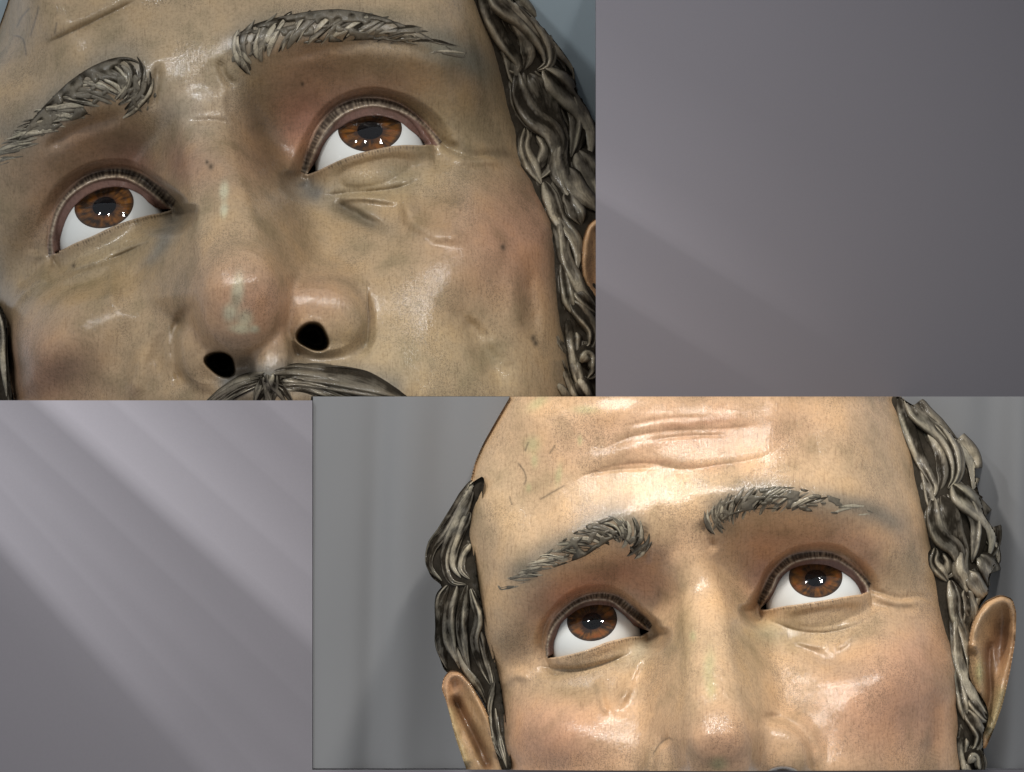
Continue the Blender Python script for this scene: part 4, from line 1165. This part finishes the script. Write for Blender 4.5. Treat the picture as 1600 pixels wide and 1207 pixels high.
# ---- ears
def ear(rect, poly, h0, tilt, carve, k, off, parent):
    sh = Sheet(*rect, g=1.25)
    xm, ym = (rect[0] + rect[2]) / 2, (rect[1] + rect[3]) / 2
    sh.H = h0 + tilt[0] * (sh.X - xm) + tilt[1] * (sh.Y - ym)
    sh.C[:] = np.array((.47, .29, .15))
    carve(sh)
    clip_outline(sh, poly, 16)
    return sheet_mesh(sh, 'ear', h0 - 160, k, off, MT['skin'], parent)
pD = lambda pts: [(1120 + .3 * a, 897 + .3 * b_) for a, b_ in pts]
pC = lambda pts: [(640 + .3 * a, 897 + .3 * b_) for a, b_ in pts]
def carve_er(sh):
    sh.groove(pD([(1325, 420), (1350, 280), (1420, 170), (1500, 140), (1545, 210), (1540, 350), (1515, 500), (1475, 680), (1420, 850)]), 6.5, 20, .05)
    sh.bump(*pD([(1478, 330)])[0], 15, 34, -34, 8); sh.groove(pD([(1420, 330), (1415, 480), (1425, 640), (1405, 800)]), 5, -16, .15)
    sh.groove(pD([(1360, 330), (1375, 480), (1380, 600), (1360, 680)]), 8, 14, .2)
    sh.tint(*pD([(1475, 370)])[0], 15, 38, (.16, .065, .03), .8, 8); sh.tline(pD([(1420, 330), (1415, 480), (1420, 640), (1400, 800)]), 5, (.17, .075, .035), .75, .15)  # brown shade painted into the hollow of the ear
    sh.tline(pD([(1500, 560), (1450, 740), (1405, 880)]), 8, (.48, .42, .22), .6, .2); sh.tint(*pD([(1368, 510)])[0], 5, 14, (.42, .40, .19), .7)
    sh.tline(pD([(1325, 420), (1350, 280), (1420, 170), (1500, 140)]), 6, (.52, .34, .19), .6, .1)
he = fh(sh2, 1490, 1050)
ear([1500, 920, 1600, 1180], pD([(1300, 520), (1312, 330), (1340, 225), (1400, 142), (1480, 108), (1540, 128), (1562, 200), (1556, 350), (1530, 500), (1490, 680), (1440, 820), (1400, 915), (1370, 900), (1395, 760), (1380, 670), (1310, 590)]), he - 55, (-.5, 0), carve_er, K2, o2, head2)
def carve_el(sh):
    sh.groove(pC([(300, 1020), (235, 830), (195, 660), (190, 570), (240, 525), (310, 580), (400, 760), (470, 960)]), 6, 18, .05)
    sh.groove(pC([(225, 620), (270, 720), (330, 830), (390, 960), (420, 1040)]), 6, -18, .15)
    sh.tline(pC([(225, 610), (270, 720), (330, 830), (390, 960), (420, 1040)]), 7, (.17, .075, .03), .85, .1)
    sh.tline(pC([(300, 1020), (235, 830), (195, 680)]), 6, (.48, .40, .20), .55, .1); sh.tint(*pC([(230, 570)])[0], 14, 14, (.48, .24, .13), .6)
he = fh(sh2, 790, 1120)
ear([684, 1040, 800, 1203], pC([(166, 600), (175, 545), (205, 505), (260, 508), (312, 560), (385, 680), (445, 820), (505, 1030), (505, 1100), (310, 1100), (300, 1030), (240, 860), (190, 660)]), he - 45, (.5, 0), carve_el, K2, o2, head2)
def carve_e1(sh):
    sh.groove([(938, 345), (922, 358), (915, 385), (914, 425), (922, 452), (938, 470)], 6, 14, .05)
    sh.tint(932, 440, 12, 30, (.30, .14, .06), .5)
ear([900, 335, 931, 480], [(960, 330), (931, 341), (918, 352), (910, 376), (908, 410), (911, 440), (919, 458), (931, 470), (960, 480)], fh(sh1, 872, 420) - 5, (-.3, 0), carve_e1, K1, o1, head1)

# ================================================================== boards and cloth round the heads
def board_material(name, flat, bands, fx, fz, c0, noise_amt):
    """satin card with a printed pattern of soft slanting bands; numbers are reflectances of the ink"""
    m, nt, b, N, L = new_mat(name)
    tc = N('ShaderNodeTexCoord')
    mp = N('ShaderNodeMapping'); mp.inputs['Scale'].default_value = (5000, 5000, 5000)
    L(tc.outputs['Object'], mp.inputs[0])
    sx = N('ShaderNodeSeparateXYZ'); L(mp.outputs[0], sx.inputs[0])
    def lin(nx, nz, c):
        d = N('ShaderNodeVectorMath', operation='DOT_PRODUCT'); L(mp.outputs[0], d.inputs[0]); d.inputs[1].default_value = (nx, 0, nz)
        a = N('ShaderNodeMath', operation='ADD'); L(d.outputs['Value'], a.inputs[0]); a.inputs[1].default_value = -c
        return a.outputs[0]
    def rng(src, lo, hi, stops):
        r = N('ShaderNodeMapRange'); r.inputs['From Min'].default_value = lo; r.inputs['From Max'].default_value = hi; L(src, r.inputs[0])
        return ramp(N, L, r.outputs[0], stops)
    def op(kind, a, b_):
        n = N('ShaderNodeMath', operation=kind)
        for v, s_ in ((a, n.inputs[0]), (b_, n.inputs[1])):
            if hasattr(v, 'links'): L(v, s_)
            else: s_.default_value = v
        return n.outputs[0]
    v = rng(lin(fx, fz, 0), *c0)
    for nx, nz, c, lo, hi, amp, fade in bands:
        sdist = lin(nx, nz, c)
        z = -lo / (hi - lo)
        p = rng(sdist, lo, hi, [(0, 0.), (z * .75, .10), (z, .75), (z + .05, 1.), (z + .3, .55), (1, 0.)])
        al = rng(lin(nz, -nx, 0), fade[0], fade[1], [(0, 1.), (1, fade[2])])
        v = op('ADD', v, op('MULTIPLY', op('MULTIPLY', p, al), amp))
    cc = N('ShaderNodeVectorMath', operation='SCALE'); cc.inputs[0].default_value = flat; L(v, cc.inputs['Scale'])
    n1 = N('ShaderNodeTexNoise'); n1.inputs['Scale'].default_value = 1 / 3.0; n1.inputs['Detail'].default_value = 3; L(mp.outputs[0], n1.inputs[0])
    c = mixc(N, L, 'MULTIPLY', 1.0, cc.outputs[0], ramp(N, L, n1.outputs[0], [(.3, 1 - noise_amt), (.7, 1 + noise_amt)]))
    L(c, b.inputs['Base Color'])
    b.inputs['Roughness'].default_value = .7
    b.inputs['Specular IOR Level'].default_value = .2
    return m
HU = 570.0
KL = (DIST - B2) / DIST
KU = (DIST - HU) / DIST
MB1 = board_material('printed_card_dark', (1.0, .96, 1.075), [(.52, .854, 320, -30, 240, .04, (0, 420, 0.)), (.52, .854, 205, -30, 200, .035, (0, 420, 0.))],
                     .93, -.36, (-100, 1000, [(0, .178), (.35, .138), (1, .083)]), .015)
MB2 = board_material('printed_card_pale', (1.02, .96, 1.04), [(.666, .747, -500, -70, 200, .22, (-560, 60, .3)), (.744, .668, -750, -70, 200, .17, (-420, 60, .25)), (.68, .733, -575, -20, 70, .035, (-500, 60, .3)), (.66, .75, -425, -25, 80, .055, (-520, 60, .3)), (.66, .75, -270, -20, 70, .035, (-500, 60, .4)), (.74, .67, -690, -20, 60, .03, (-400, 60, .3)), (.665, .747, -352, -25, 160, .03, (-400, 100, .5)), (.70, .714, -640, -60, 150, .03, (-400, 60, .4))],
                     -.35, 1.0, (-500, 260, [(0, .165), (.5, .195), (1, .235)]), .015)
bu = slab('backdrop_board', [(931, -60), (1660, -60), (1660, 640), (931, 640)], 0, HU, KU, MB1)
bl = slab('backdrop_board', [(-60, 626), (488, 626), (488, 1203), (1660, 1203), (1660, 1260), (-60, 1260)], 0, B2, KL, MB2)
m, nt, b, N, L = new_mat('blue_grey_cloth'); b.inputs['Base Color'].default_value = (.29, .35, .38, 1); b.inputs['Roughness'].default_value = .85
bk = slab('backdrop_panel', [(-60, -60), (931, -60), (931, 640), (-60, 640)], -40, 130, 1, m)

# grey curtain hanging behind head two
sc = Sheet(488, 620, 1660, 1203, g=5)
HC = B2 - 10
def foldx(x):
    r = 0
    for x0, wd, a in ((520, 40, 10), (585, 16, -16), (640, 26, 12), (700, 30, -8), (1545, 22, -14), (1588, 16, 16), (1500, 30, 8), (1625, 18, -12), (760, 30, 10), (1440, 25, -8)):
        r = r + a * np.exp(-.5 * ((x - x0) / wd) ** 2)
    return r
sc.H = .65 * foldx(sc.X + .03 * (sc.Y - 900)) + 3 * noise2(sc.X, sc.Y * .25, 60, 4, 2)
sc.C[:] = (.205, .207, .21)
m, nt, b, N, L = new_mat('grey_curtain_cloth')
at = N('ShaderNodeAttribute', attribute_name='paint'); L(at.outputs['Color'], b.inputs['Base Color'])
b.inputs['Roughness'].default_value = .9; b.inputs['Specular IOR Level'].default_value = .1
cur = sheet_mesh(sc, 'curtain', -10, K2, HC, m, None)
cur['kind'] = 'structure'
